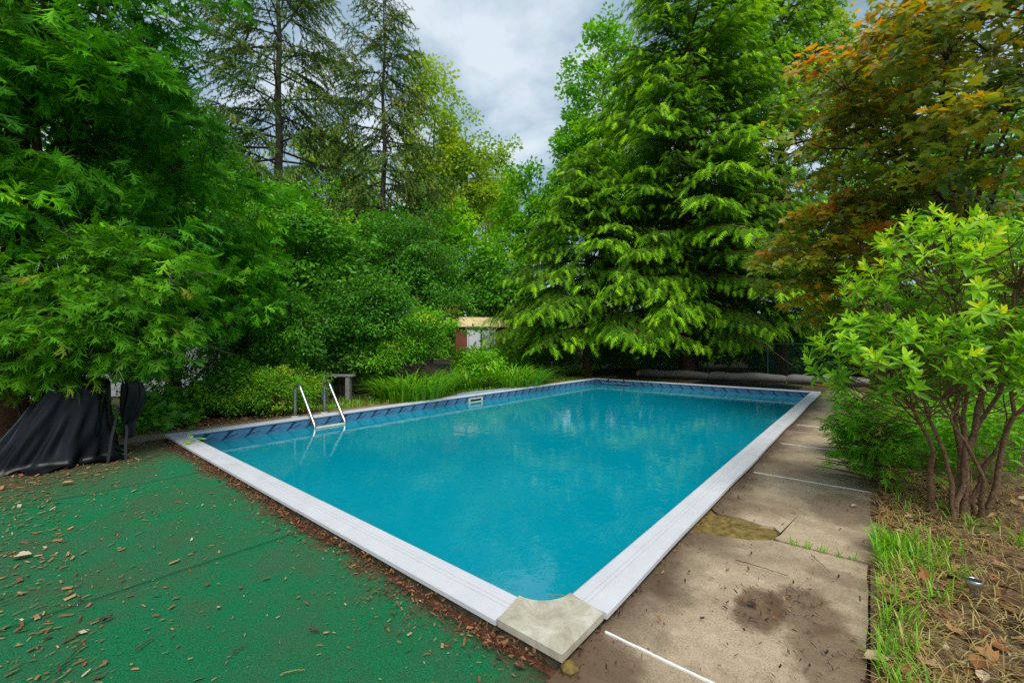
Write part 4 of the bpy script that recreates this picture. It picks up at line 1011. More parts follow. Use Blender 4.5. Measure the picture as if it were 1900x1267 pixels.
broadleaf('leafy_perennial', 'yellow-green leafy perennial between the daylily clumps', 'plant', gp(895, 718), [ell(gp(895, 718) + [0, 0, .55], (.6, .5, .5)), ell(gp(880, 708) + [0, 0, .7], (.8, .5, .55))], 90, .2, 40, .11, T_LEAF, 'bright', 210, 'stem', .03, stems=4, nlimb=10, tint=(.55, .2))
broadleaf('low_shrub', 'leafy low shrub below the shed wall and its corner', 'plant', gp(935, 700), [ell(gp(925, 700) + [0, 0, .6], (1.3, .7, .7))], 90, .3, 40, .12, T_LEAF, 'bright', 211, 'stem', .03, stems=4, nlimb=10, tint=(.4, .2))
# ferns by the far end
for q, (px, py) in enumerate(((1050, 697), (1085, 697), (1010, 703))):
    rng = np.random.default_rng(220 + q); cl = Cloud(); n = 16
    a = hdir(rng, n); b = gp(px, py)
    T_FERN = tpl_frond(9, .05, 62, .30, .35, 9)
    scatter(cl, T_FERN, b + a * .05 + UP * .02, unit(a + UP * rng.uniform(.7, 1.4, (n, 1))), unit(UP - a * .6), rng.uniform(.5, .8, n), np.clip(rng.normal(.6, .12, n), 0, 1))
    tag(cl.build('fern_plant', M['bright']), ('fern at the far corner of the pool', 'fern beside the yellow end of the grey roll', 'fern next to the last daylily clump')[q], 'fern', 'ferns at the far corner of the pool')
# spirea by the ladder
broadleaf('spirea_shrub', 'yellow-green spirea with pinkish tips right beside the ladder', 'shrub', gp(515, 768), [ell(gp(515, 768) + [0, 0, .48], (.66, .5, .44)), ell(gp(470, 765) + [0, .2, .38], (.5, .45, .36)), ell(gp(565, 752) + [0, 0, .42], (.45, .4, .42))],
          150, .17, 60, .05, T_LEAF, 'spirea', 230, 'stem', .02, stems=6, nlimb=26, tint=(.50, .22), upn=.6)
broadleaf('spirea_shrub', 'low yellowish shrublet between the spirea and the carpet corner', 'shrub', gp(420, 772), [ell(gp(415, 770) + [0, 0, .25], (.5, .4, .26)), ell(gp(370, 776) + [0, .3, .22], (.5, .5, .24))],
          90, .15, 50, .05, T_LEAF, 'spirea', 231, 'stem', .015, stems=5, nlimb=14, tint=(.4, .2), upn=.6)
broadleaf('vine_patch', 'broad-leaved vine patch on the ground beside the black cover', 'plant', gp(265, 796), [ell(gp(255, 792) + [0, 0, .12], (.75, .5, .16)), ell(gp(330, 775) + [0, .2, .2], (.7, .6, .25))],
          80, .2, 22, .13, tpl_maple(.1), 'broad', 232, 'stem', .01, stems=4, nlimb=10, tint=(.5, .16), upn=1.0, zmin=.02)
broadleaf('cedar_seedling', 'bushy dark shrub filling the shade under the low cedar', 'shrub', gz(330, 8.6), [ell((-6.2, 8.2, .55), (1.2, .7, .5)), ell((-5.3, 8.4, .5), (.8, .6, .5))],
          110, .26, 50, .08, T_LEAF, 'broad', 233, 'stem', .03, stems=4, nlimb=14, tint=(.36, .18), upn=.7)
# thin lawn strip beside the walk and at the far end
rng = np.random.default_rng(240); cl = Cloud(); n = 7000
uv = np.c_[rng.uniform(2.6, 12.6, n), PW + .58 + rng.exponential(.55, n)]
pos = O + uv[:, :1] * U + uv[:, 1:] * V + UP * -.03
blades(cl, pos, rng.uniform(.05, .16, n), hdir(rng, n), rng.uniform(.004, .008, n), rng.uniform(.3, .9, n), np.clip(rng.normal(.55, .2, n), 0, 1))
tag(cl.build('lawn_grass', M['grass']), 'thin strip of lawn between the pool walk and the shrubs', 'grass', kind='stuff')
# ground cover behind the long-leaved shrub
def patch(name, label, uvfun, n, z0, z1, leaf, tpl, mat, seed, tint=(.5, .2), cat='ground cover'):
    rng = np.random.default_rng(seed); cl = Cloud()
    P = uvfun(rng, n); P = P[(P[:, 1] > 4.15 + .25 * np.sin(P[:, 0] * 5)) | (P[:, 0] > 5.2)]; n = len(P)
    hgt = .5 + .5 * np.sin(P[:, 0] * 3.1 + 1) * np.sin(P[:, 1] * 2.7) 
    pos = P + UP * (z0 + (z1 - z0) * (rng.random(n) ** .6) * (.55 + .45 * hgt))[:, None]
    scatter(cl, tpl, pos, hdir(rng, n) + UP * rng.normal(0, .35, (n, 1)), UP + rng.normal(0, .4, (n, 3)), leaf * rng.uniform(.6, 1.3, n), np.clip(rng.normal(tint[0], tint[1], n), 0, 1))
    m = n // 14
    blades(cl, P[:m], (z1 * rng.uniform(.5, 1, m)), hdir(rng, m), .003, rng.uniform(.1, .5, m), .1)
    return tag(cl.build(name, M[mat]), label, cat, kind='stuff')
patch('ground_cover', 'leafy green ground cover spreading behind the long-leaved shrub', lambda r, n: np.array([O + u * U + v * V for u, v in zip(r.uniform(2.3, 9.5, n), -1.55 - r.random(n) ** 1.2 * 4.2)]) - UP * .02, 19000, .04, .85, .075, T_LEAF, 'bright', 250, (.36, .28))
patch('ground_cover', 'pink-tinged spirea growth spilling over the deck edge', lambda r, n: np.array([O + u * U + v * V for u, v in zip(r.uniform(3.9, 9.8, n), -.95 - r.random(n) * .75)]) - UP * .02, 8000, .04, .55, .055, T_LEAF, 'spirea', 251, (.42, .26))
# small cedar-like bush at the deck edge
conifer('deck_cedar', 'small feathery cedar bush overhanging the deck edge', 'shrub', gp(1618, 908, -.02), .62, .06, 70, lambda t: .40 * (1 - t) ** .45 + .08, lambda t: 5 + 40 * t, .1, T_CEDAR, .12, 'cedar_low', 260, 'stem', .02, None, .06, .3, .06, .35, .4, .9, 1.0, .25, tbase=.52, s0=.2)
conifer('deck_cedar', 'second feathery cedar bush behind the one overhanging the deck', 'shrub', gp(1600, 850, -.02), .70, .06, 60, lambda t: .40 * (1 - t) ** .45 + .08, lambda t: 5 + 40 * t, .1, T_CEDAR, .12, 'cedar_low', 261, 'stem', .02, None, .07, .3, .06, .35, .4, .9, 1.0, .2, tbase=.48, s0=.2)

# ------------------------------------------------------------------ built things round the pool
# ladder
def ladder():
    u0 = 1.93; sp = .54
    root = empty('pool_ladder', PF(u0 + sp / 2, PW + .2, 0), 'chrome pool ladder with two arched rails and white tread', 'ladder')
    for k in range(2):
        u = u0 + k * sp
        vin = PW - CW - .20; vdk = PW + .36
        ctrl = [(vdk, -.03), (vdk, .10), (vdk, .25), (vdk, .42)]
        cx, r = vdk - .125, .125
        for a in np.linspace(0, 150, 11): ctrl.append((cx + r * math.cos(math.radians(a)), .47 + r * .9 * math.sin(math.radians(a))))
        e_ = ctrl[-1]; end = (vin + .02, ZW + .06)
        for t_ in np.linspace(.15, 1, 8): ctrl.append((e_[0] + (end[0] - e_[0]) * t_, e_[1] + (end[1] - e_[1]) * t_))
        ctrl += [(vin, ZW - .02), (vin - .003, ZW - .25), (vin - .003, -.9)]
        c = Cloud(); tube(c, [PF(u, v, z) for v, z in ctrl], .027, 12); c.build('rail', M['steel'], root, smooth=True)
        c = Cloud(); th = np.linspace(0, 2 * math.pi, 17)[:-1]
        prism(c, np.array([PF(u + .058 * math.cos(a), vdk + .058 * math.sin(a)) for a in th]), -.01, .016); bevel(c.build('flange', M['white_plastic'], root), .004)
    vin = PW - CW - .20
    for z in (ZW + .012, ZW - .26, ZW - .53):
        c = Cloud(); box(c, PF(u0 + sp / 2, vin + .015, z), (sp / 2 - .01, .045, .013), PAX); bevel(c.build('tread', M['cream_plastic'], root), .006)
ladder()
# black cover
def cover():
    root = empty('equipment_cover', (-4.75, 4.75, 0), 'crumpled black fabric cover draped over something below the cedar boughs', 'cover')
    rng = np.random.default_rng(301); c = Cloud()
    na, nt = 120, 34
    A, T = np.meshgrid(np.linspace(0, 2 * math.pi, na, endpoint=False), np.linspace(0, 1, nt), indexing='ij')
    # rounded-box plan, wider at the hem; folds deepen downwards
    sq = 1 / (np.abs(np.cos(A)) ** 3.2 + np.abs(np.sin(A)) ** 3.2) ** (1 / 3.2)
    h = .92
    ease = np.clip((T - .12) / .88, 0, 1)
    rad = sq * (np.clip(T / .14, 0, 1) ** .6) * (.52 + .52 * ease ** 1.1)
    fold = (.5 * np.sin(A * 23 + 6 * T + 2 * np.sin(A * 3)) * np.sin(T * 7 + A * 2) + np.sin(A * 9 + 1.5 * np.sin(A * 2) + ease * 1.4) * .6 + np.sin(A * 17 + 2 + ease * 2.2) * .3 + .35 * np.sin(A * 5 - ease * 3))
    rad = rad * (1 + fold * .11 * ease ** .7)
    z = np.where(T < .14, h - .04 * (T / .14) ** 2, h - .04 - (h - .04) * ease ** (1.0))
    z = z + .03 * np.sin(A * 3 + 1) * (1 - ease) + .025 * np.sin(A * 11 + T * 9) * ease * (1 - ease) * 2
    z = np.maximum(z, .004 + .02 * (np.sin(A * 13) + 1) * (T > .97))
    flare = np.where(T > .94, (T - .94) / .06 * .10 * (1 + .8 * np.sin(A * 7)), 0)
    x = (rad * .50 + flare) * np.cos(A); y = (rad * .44 + flare) * np.sin(A)
    ro = math.radians(38); X = x * math.cos(ro) - y * math.sin(ro); Y = x * math.sin(ro) + y * math.cos(ro)
    P = np.stack([X - 5.22 + .26 * z / h, Y + 4.85 + .08 * z, z], -1)
    i = np.arange(na)[:, None]; j = np.arange(nt - 1)[None]; i2 = (i + 1) % na
    c.add(P.reshape(-1, 3), np.stack([i * nt + j, i * nt + j + 1, i2 * nt + j + 1, i2 * nt + j], -1).reshape(-1, 4))
    o = c.build('cover_sheet', M['black_cloth'], root, smooth=True)
    # tall hanging flap on the right and dangling straps
    c = Cloud(); m, k_ = 18, 16
    S, Q = np.meshgrid(np.linspace(-1, 1, m), np.linspace(0, 1, k_), indexing='ij')
    wid = .045 + .10 * np.sin(np.clip(Q * 1.25, 0, 1) * math.pi) ** .7
    for sgn in (1, -1):
        px_ = -4.47 + S * wid + .03 * np.sin(Q * 5) + .02 * Q; py_ = 5.02 + sgn * .05 * np.sqrt(np.clip(1 - S * S, 0, 1)) * (1 + .5 * np.sin(S * 6 + Q * 4)) ; pz_ = .98 - .74 * Q + .03 * S
        i = np.arange(m - 1)[:, None] * k_; j = np.arange(k_ - 1)[None]
        c.add(np.stack([px_, py_, pz_], -1).reshape(-1, 3), np.stack([i + j, i + j + 1, i + k_ + j + 1, i + k_ + j], -1).reshape(-1, 4))
    c.build('side_flap', M['black_cloth'], root, smooth=True)
    for (x0, x1, zt, zb, y0, y1) in ((-4.53, -4.52, .62, .012, 4.93, 4.80), (-4.45, -4.37, .40, .012, 4.95, 4.86)):
        c = Cloud(); q = np.linspace(0, 1, 14)
        mid = np.c_[x0 + (x1 - x0) * q + .004 * np.sin(q * 9), y0 + (y1 - y0) * q + .006 * np.sin(q * 6), zt + (zb - zt) * q]
        a_ = mid - np.array([.017, .004, 0]); b_ = mid + np.array([.017, -.004, 0]); n_ = np.array([0, .004, 0])
        c.add(np.concatenate([a_, b_]), np.array([[r, r + 1, 15 + r, 14 + r] for r in range(13)])); c.add(np.concatenate([a_ + n_, b_ + n_]), np.array([[r, 14 + r, 15 + r, r + 1] for r in range(13)]))
        c.build('strap', M['dark'], root)
cover()
# pale wall behind the cedars
def wall():
    a, b = np.array([-13.5, 8.8, 0]), np.array([-7.9, 11.6, 0]); t = unit(b - a); n = np.array([t[1], -t[0], 0]); L = np.linalg.norm(b - a)
    root = empty('pale_wall', (a + b) / 2, 'pale grey lap-sided wall glimpsed behind the cedar boughs', 'wall')
    for k in range(12):
        c = Cloud(); z = .2 * k + .1
        ax = np.array([t, n, UP]); box(c, (a + b) / 2 + UP * z - n * .02, (L / 2, .02, .097), ax); o = c.build('siding_board', M['pale_wall'], root)
    c = Cloud(); box(c, (a + b) / 2 + UP * 1.2 - n * .13, (L / 2 - .01, .08, 1.2), np.array([t, n, UP])); c.build('wall_core', M['pale_wall'], root)
wall()
# shed
def shed():
    d = 18.5; c0 = at(893, 634, d); c0[2] = 0
    yaw = math.radians(8); t = np.array([math.cos(yaw), math.sin(yaw), 0]); n = np.array([math.sin(yaw), -math.cos(yaw), 0]); ax = np.array([t, n, UP])
    root = empty('garden_shed', c0, 'small brown metal shed with pale double doors and yellowed ribbed roof', 'shed')
    W, D, H = 1.10, 1.0, 1.98
    dw = .545; dh = 1.86
    c = Cloud(); box(c, c0 - n * D + UP * H / 2, (W, D - .03, H / 2), ax); c.build('wall', M['shed_wall'], root)
    for k in range(20):                                       # ribs of the front wall
        x = -W + .055 + k * (2 * W - .11) / 19
        if abs(x) < dw + .06: continue
        c = Cloud(); box(c, c0 + t * x - n * .028 + UP * H / 2, (.03, .014, H / 2 - .02), ax); c.build('wall_panel', M['shed_wall'], root)
    for sgn in (-1, 1):
        c = Cloud(); box(c, c0 + t * sgn * (dw / 2 + .012) + n * .012 + UP * dh / 2, (dw / 2 - .022, .014, dh / 2 - .01), ax); o = c.build('door', M['shed_door'], root)
        c = Cloud(); box(c, c0 + t * sgn * .10 + n * .036 + UP * .95, (.012, .010, .07), ax); c.build('handle', M['dark'], o)
        c = Cloud(); box(c, c0 + t * sgn * (dw + .035) + n * .012 + UP * (dh / 2 + .02), (.03, .022, dh / 2 + .02), ax); c.build('door_frame', M['shed_door'], root)
    c = Cloud(); box(c, c0 - n * .016 + UP * dh / 2, (.035, .012, dh / 2 - .01), ax); c.build('door_gap', M['dark'], root)
    c = Cloud(); box(c, c0 + n * .014 + UP * (dh + .075), (W * .62, .026, .035), ax); c.build('door_head', M['shed_door'], root)
    # roof: a shallow front slope of ribbed sheets, then a flatter back slope
    eave, brk, ridge = (.12, H + .02), (-.55, H + .36), (-1.05, H + .48)
    for k in range(8):
        x0 = -W - .08 + k * (2 * W + .16) / 8; x1 = x0 + (2 * W + .16) / 8 - .006
        for (n0, z0), (n1, z1), nm in ((eave, brk, 'roof_sheet'), (brk, ridge, 'roof_sheet'), (ridge, (-2.1, H + .05), 'roof_sheet')):
            c = Cloud()
            pts = [c0 + t * x0 + n * n0 + UP * z0, c0 + t * x1 + n * n0 + UP * z0, c0 + t * x1 + n * n1 + UP * z1, c0 + t * x0 + n * n1 + UP * z1]
            low = [p - UP * .02 for p in pts]
            c.add(np.array(pts + low), np.array([[0, 1, 2, 3], [7, 6, 5, 4], [0, 4, 5, 1], [1, 5, 6, 2], [2, 6, 7, 3], [3, 7, 4, 0]]))
            o = c.build(nm, M['shed_roof'], root)
            c = Cloud(); tube(c, [pts[1] + UP * .012, pts[2] + UP * .012], .016, 5); c.build('roof_rib', M['shed_roof'], o)
shed()
# chain-link fence across the far end
def fence():
    a, b = PF(16.3, 10.2), PF(16.9, -2.2); t = unit(b - a); L = np.linalg.norm(b - a)
    root = empty('chain_link_fence', (a + b) / 2, 'dark green chain-link fence under the hemlock boughs', 'fence')
    n = 6
    for k in range(n + 1):
        p = a + t * L * k / n; c = Cloud(); tube(c, [p - UP * .05, p + UP * .6, p + UP * 1.32], .03, 8, cap=True); c.build('post', M['fence'], root, smooth=True)
    for k in range(n):
        p, q = a + t * (L * k / n + .03), a + t * (L * (k + 1) / n - .03)
        c = Cloud(); tube(c, [p + UP * 1.27, q + UP * 1.27], .021, 7); c.build('rail', M['fence'], root, smooth=True)
        c = Cloud(); m = 26; w = np.linalg.norm(q - p)
        for j in range(-14, m):
            for sgn in (1, -1):
                s0 = j * w / m; s1 = s0 + 1.2 * .82
                za, zb = (.04, 1.24) if sgn > 0 else (1.24, .04)
                f0, f1 = max(0, -s0 / (s1 - s0)), min(1, (w - s0) / (s1 - s0))
                if f1 <= f0: continue
                A_ = p + t * (s0 + (s1 - s0) * f0) + UP * (za + (zb - za) * f0); B_ = p + t * (s0 + (s1 - s0) * f1) + UP * (za + (zb - za) * f1)
                tube(c, [A_, B_], .0035, 3)
        c.build('wire_mesh', M['fence'], root, kind='stuff')
fence()
# long grey roll lying across the far end
def roll():
    a, b = PF(14.6, 5.9, .12), PF(15.35, -1.0, .12); t = unit(b - a); L = np.linalg.norm(b - a)
    root = empty('cover_roll', (a + b) / 2 - UP * .12, 'long pale grey roll lying on the ground across the far pool end', 'roll')
    for k, (s0, s1) in enumerate(((0, .35), (.351, .69), (.691, 1.0))):
        c = Cloud(); s = np.linspace(s0, s1, 22) * L
        r = .145 + .01 * np.sin(s * 5 + k) - .035 * np.exp(-((s - s[0]) / .10) ** 2) * (k > 0) - .03 * np.exp(-((s - s[-1]) / .10) ** 2)
        tube(c, a + t * s[:, None] + UP * (r - .13)[:, None] + np.cross(t, UP) * (.02 * np.sin(s * 1.4))[:, None], r, 14, cap=True); c.build('roll_section', M['roll'], root, smooth=True)
    c = Cloud(); p = a - t * .1
    tube(c, [p - t * .03 - UP * .11, p + UP * .02, p + t * .05 + UP * .1], [.05, .1, .05], 7, cap=True); c.build('yellow_end', M['yellow'], root, smooth=True)
roll()
c = Cloud(); tube(c, [gp(1440, 705) + UP * .03, gp(1490, 711) + UP * .025, gp(1560, 722) + UP * .02], .016, 6); tag(c.build('yellow_hose', M['yellow'], smooth=True), 'thin yellow hose lying before the grey roll', 'hose')
rng = np.random.default_rng(333); c = Cloud(); nU, nV = 20, 10
uu, vv = np.meshgrid(np.linspace(13.3, 14.4, nU), np.linspace(.6, 3.6, nV), indexing='ij')
zz = -.02 + .04 * rng.random(uu.shape); zz[0] = zz[-1] = -.03; zz[:, 0] = zz[:, -1] = -.03
P = O + uu[..., None] * U + vv[..., None] * V + zz[..., None] * UP
i = np.arange(nU - 1)[:, None] * nV; j = np.arange(nV - 1)[None]
c.add(P.reshape(-1, 3), np.stack([i + j, i + nV + j, i + nV + 1 + j, i + j + 1], -1).reshape(-1, 4)); tag(c.build('black_sheet', M['black_cloth'], smooth=True), 'crumpled black plastic sheet lying before the grey roll', 'sheet')
# blue bar with dark hooks hung over the far wall
def hung():
    v0, v1 = 5.15, 6.15; u = PL - CW - .05
    root = empty('wall_hung_bar', PF(u, (v0 + v1) / 2, ZW), 'blue-grey bar hung on the far pool wall by dark hooks', 'bar')
    c = Cloud(); tube(c, [PF(u, v0, ZW + .03), PF(u, (v0 + v1) / 2, ZW + .035), PF(u, v1, ZW + .03)], .038, 9, cap=True); c.build('bar', M['blue_plastic'], root, smooth=True)
    c = Cloud(); box(c, PF(u - .02, v0 + .25, ZW + .005), (.05, .22, .02), PAX); bevel(c.build('paddle', M['dark'], root), .008)
    for v in (v0 + .22, v1 - .22):
        c = Cloud(); tube(c, [PF(u, v, ZW + .03), PF(u + .01, v, .09), PF(PL - .08, v, .115), PF(PL + .015, v, .09), PF(PL + .02, v, .02)], .017, 6, cap=True); c.build('hook', M['dark'], root, smooth=True)
hung()
# two pale blue poles on the walk
for k, (pa, pb, lab) in enumerate((((822, 739), (999, 713), 'pale blue pole with a white end lying along the pool walk'), ((848, 732), (955, 719), 'second thinner pale blue pole lying behind the white-ended one'))):
    a, b = gp(*pa, .04), gp(*pb, .04)
    root = empty('pool_pole', (a + b) / 2 - UP * .04, lab, 'pole')
    m = a + (b - a) * .55
    c = Cloud(); tube(c, [a, (a + m) / 2 + UP * .01, m], .022 - .006 * k, 8, cap=True); c.build('pole_section', M['pole_blue'], root, smooth=True)
    c = Cloud(); tube(c, [m, b], .017 - .004 * k, 8, cap=True); c.build('pole_section', M['pole_blue'], root, smooth=True)
    if k == 0:
        c = Cloud(); tube(c, [b - (b - a) * .03, b + unit(b - a) * .1], .035, 8, cap=True); c.build('white_end', M['white_plastic'], root, smooth=True)
# solar stake lights
def stake(p, h, r, name, lab, lean=(0, 0)):
    root = empty(name, p, lab, 'garden light')
    top = np.array(p) + [lean[0], lean[1], h]
    c = Cloud(); tube(c, [np.array(p) - UP * .03, top - UP * .03], r * .62, 10); c.build('stake', M['steel'], root, smooth=True)
    c = Cloud(); th = np.linspace(0, 2 * math.pi, 20)[:-1]
    pts = [(r * .62, -.045), (r * .95, -.04), (r * 1.05, -.02), (r * 1.08, 0), (r * .95, .006), (r * .9, .001)]
    V_ = np.array([[top[0] + q * math.cos(a), top[1] + q * math.sin(a), top[2] + z] for q, z in pts for a in th]); m = len(th)
    c.add(V_, np.array([[i * m + j, i * m + (j + 1) % m, (i + 1) * m + (j + 1) % m, (i + 1) * m + j] for i in range(len(pts) - 1) for j in range(m)])); cap_ = c.build('cap', M['steel'], root, smooth=True)
    c = Cloud(); prism(c, np.array([[top[0] + r * .9 * math.cos(a), top[1] + r * .9 * math.sin(a)] for a in th]), top[2] - .01, top[2] + .0015); c.build('solar_panel', M['dark'], cap_)
stake(gp(1808, 1118, 0), .115, .031, 'garden_light', 'short silver solar light in the littered garden bed', (.0, .0))
stake(gp(686, 745, 0), .09, .035, 'garden_light', 'tiny pale solar light in the lawn strip behind the ladder')
bp = at(625, 697, 10.2)
board = empty('grey_board', (bp[0], bp[1], 0), 'weathered grey board raised on blocks under the shrubs behind the ladder', 'board')
c = Cloud(); box(c, bp, (.42, .10, .025)); bevel(c.build('plank', M['board'], board), .005)
for sx in (-.28, .28):
    c = Cloud(); box(c, (bp[0] + sx, bp[1], (bp[2] - .02) / 2 - .02), (.05, .08, (bp[2] - .02) / 2 + .016)); bevel(c.build('block', M['board'], board), .005)
# lump under the corner cap
c = Cloud(); rng = np.random.default_rng(5)
bm = bmesh.new(); bmesh.ops.create_icosphere(bm, subdivisions=3, radius=.036)
vv_ = np.array([v.co[:] for v in bm.verts]); ff = np.array([[v.index for v in f.verts] for f in bm.faces]); bm.free()
vv_ = vv_ * (1 + .14 * np.sin(vv_[:, :1] * 130 + 1) * np.sin(vv_[:, 1:2] * 110) + .08 * np.sin(vv_[:, 2:] * 190)); vv_[:, 2] *= .62
c.add(vv_ + PF(.015, -.025, .015), ff); tag(c.build('mossy_stone', M['moss'], smooth=True), 'small mossy brown stone under the cream corner piece', 'stone')
# vine sprig on the coping corner
def sprig():
    p = gp(357, 822, .06); root = empty('vine_sprig', p, 'small green vine sprig lying over the white coping corner', 'sprig')
    c = Cloud(); q = np.array([p + [-.16, -.06, -.05], p + [-.08, -.02, .02], p, p + [.05, .03, .05]]); tube(c, q, .003, 5); c.build('stem', M['stem'], root)
    r = np.random.default_rng(3)
    me = Cloud(); me.add(*tpl_leaf(.42, .1, .2), .85); me = me.mesh('leaf', M['bright'])
    for k, (off, rz) in enumerate((((.03, .0, .05), -.5), ((-.03, .02, .05), .9), ((.06, .03, .04), -1.4), ((.01, -.03, .0), 2.6))):
        o = bpy.data.objects.new('leaf', me); C.objects.link(o); o.parent = root; o.location = off; o.rotation_euler = (r.uniform(.1, .6), r.uniform(-.3, .3), rz); o.scale = (.09,) * 3
sprig()

# ------------------------------------------------------------------ litter, twigs, grass
def chips(cl, pos, rng, l0, l1, asp=(.18, .4), tint=(.6, .2), tilt=.12, main=None):
    n = len(pos); d = hdir(rng, n)
    if main is not None: d = unit(d * .8 + np.asarray(main))
    scatter(cl, (np.array([[-.5, 0, 0], [-.42, 1, .05], [.45, .95, .12], [.5, .06, 0.04]], float) * [1, 1, 1], np.array([[0, 3, 2, 1]])), pos, d + UP * rng.normal(0, tilt, (n, 1)), UP + rng.normal(0, tilt, (n, 3)), rng.uniform(l0, l1, n), np.clip(rng.normal(*tint, n), 0, 1))
def thin(tpl, k): return (tpl[0] * [k, 1, 1], tpl[1])
T_CHIP = [thin((np.array([[-.5, .12, 0], [-.12, 1, .06], [.5, .72, .1], [.2, 0, .03]], float), np.array([[0, 3, 2, 1]])), w) for w in (.2, .32, .5)]
def lay(cl, pos, rng, l0, l1, tint, tilt=.1, main=(0, 0, 0), tpls=T_CHIP):
    n = len(pos)
    scatter_multi(cl, tpls, pos, unit(hdir(rng, n) + np.asarray(main)) + UP * np.abs(rng.normal(0, tilt, (n, 1))), UP + rng.normal(0, tilt, (n, 3)), rng.uniform(l0, l1, n) * rng.choice([.6, 1, 1, 1.4], n), np.clip(rng.normal(*tint, n), 0, 1), rng)
def uvp(u, v, z): return O + np.asarray(u)[:, None] * U + np.asarray(v)[:, None] * V + UP * z
rng = np.random.default_rng(401)
cl = Cloud()
lay(cl, uvp(rng.uniform(-2.6, -.1, 2200), rng.uniform(.1, 6.5, 2200), .006), rng, .009, .028, (.66, .18), main=(.5, .25, 0))
n = 2300; v = 6.6 - rng.exponential(1.1, n); u = rng.uniform(-3.0, -.55, n) - .1 * (v - 4); ok = v > .3
lay(cl, uvp(u[ok], v[ok], .007), rng, .012, .046, (.64, .17), main=(.7, .3, 0))
n = 1100; v = rng.uniform(1.2, 4.8, n); u = -1.2 - rng.exponential(.5, n)
lay(cl, uvp(u, v, .007), rng, .012, .044, (.64, .18), main=(.6, .3, 0))
tag(cl.build('wood_chips', M['litter']), 'scattered brown wood chips and needles on the green carpet', 'litter', kind='stuff')
cl = Cloud(); n = 3600
v = rng.uniform(.1, 6.2, n); w = .06 + .09 * np.exp(-((v - .75) / .5) ** 2) + .05 * np.exp(-((v - 2.4) / .6) ** 2)
u = -np.abs(rng.normal(0, 1, n)) * w - .004
lay(cl, uvp(u, v, .006 + .012 * rng.random((n, 1))), rng, .008, .03, (.40, .16), .35)
tag(cl.build('needle_litter', M['litter']), 'reddish needle litter gathered along the outer edge of the coping', 'litter', kind='stuff')
cl = Cloud(); n = 5200
p = np.c_[rng.uniform(-8.5, -3.6, n), rng.uniform(3.6, 7.6, n), np.full(n, .0)]
q = (p - O) @ np.array([U, V]).T; ok = (q[:, 1] > 5.0) & ~((q[:, 0] > -.3) & (q[:, 1] < PW + .65))
lay(cl, p[ok] + UP * .008, rng, .012, .06, (.55, .2), .25)
tag(cl.build('mulch_litter', M['litter']), 'red-brown mulch and needles round the black cover', 'litter', kind='stuff')
cl = Cloud(); n = 2400
u = rng.uniform(-.2, 11, n); v = PW + .45 + rng.exponential(.28, n)
lay(cl, uvp(u, v, .010), rng, .015, .06, (.6, .2), .3)
tag(cl.build('walk_litter', M['litter']), 'dry leaves and needles along the planted edge of the side walk', 'litter', kind='stuff')
# dirt and leaf crumbs in the stains on the deck
cl = Cloud()
for (cu, cv, r, n_) in ((.985, -.54, .10, 150), (1.15, -.70, .10, 120), (.74, -.84, .10, 70), (2.9, -.8, .2, 40), (1.0, -.7, .45, 200), (.3, -.2, .3, 80), (2.2, -.5, .8, 150)):
    lay(cl, uvp(cu + rng.normal(0, r, n_), np.minimum(cv + rng.normal(0, r * .7, n_), -.01), .008 + .012 * rng.random((n_, 1))), rng, .006, .026, (.22, .2), .4)
n_ = 700; lay(cl, uvp(rng.uniform(-.8, 8, n_), -np.abs(rng.normal(0, .07, n_)), .008), rng, .006, .022, (.28, .2), .3)
tag(cl.build('deck_crumbs', M['litter']), 'dark leaf crumbs and dirt on the stained concrete deck', 'litter', kind='stuff')
# bed: dead leaves, straw, grass
T_DEAD = [tpl_leaf(.4, .22, -.15), tpl_leaf(.32, -.15, .25), tpl_maple(-.35)[0:2]]
cl = Cloud(); n = 1500
u = rng.uniform(-.4, 4.6, n); v = -1.03 - rng.exponential(.75, n)
P = uvp(u, v, .012 + .02 * rng.random((n, 1)))
for k, tp in enumerate(T_DEAD):
    m = np.arange(n) % 3 == k; mm = m.sum()
    scatter(cl, tp, P[m], hdir(rng, mm) + UP * rng.normal(0, .2, (mm, 1)), UP + rng.normal(0, .35, (mm, 3)), rng.uniform(.03, .085, mm), np.clip(rng.normal(.5, .27, mm), 0, 1))
tag(cl.build('dead_leaves', M['litter']), 'curled dead brown leaves covering the garden bed beside the deck', 'litter', kind='stuff')
cl = Cloud(); n = 7500
u = rng.uniform(-.6, 4.5, n); v = -1.02 - rng.exponential(.6, n)
blades(cl, uvp(u, v, .004), rng.uniform(.04, .15, n), hdir(rng, n), rng.uniform(.0014, .003, n), rng.uniform(1.05, 1.6, n), np.clip(rng.normal(.55, .25, n), 0, 1))
tag(cl.build('dry_straw', M['straw']), 'dry yellow straw matted over the garden bed', 'straw', kind='stuff')
cl = Cloud(); n = 850
u = rng.uniform(-.5, 2.35, n); v = -1.005 - np.abs(rng.normal(0, .09, n))
clm = np.sin(u * 7) + np.sin(u * 17 + 1) > -.9
blades(cl, uvp(u[clm], v[clm], 0), rng.uniform(.06, .2, clm.sum()), hdir(rng, clm.sum()), rng.uniform(.002, .0045, clm.sum()), rng.uniform(.2, .9, clm.sum()), np.clip(rng.normal(.55, .22, clm.sum()), 0, 1))
for k in range(46):
    cu, cv = rng.uniform(-.4, 3.6), -1.15 - rng.exponential(.5); n_ = rng.integers(8, 30)
    blades(cl, uvp(cu + rng.normal(0, .05, n_), np.minimum(cv + rng.normal(0, .05, n_), -1.0), 0), rng.uniform(.06, .19, n_), hdir(rng, n_), rng.uniform(.002, .005, n_), rng.uniform(.2, 1, n_), np.clip(rng.normal(.55, .2, n_), 0, 1))
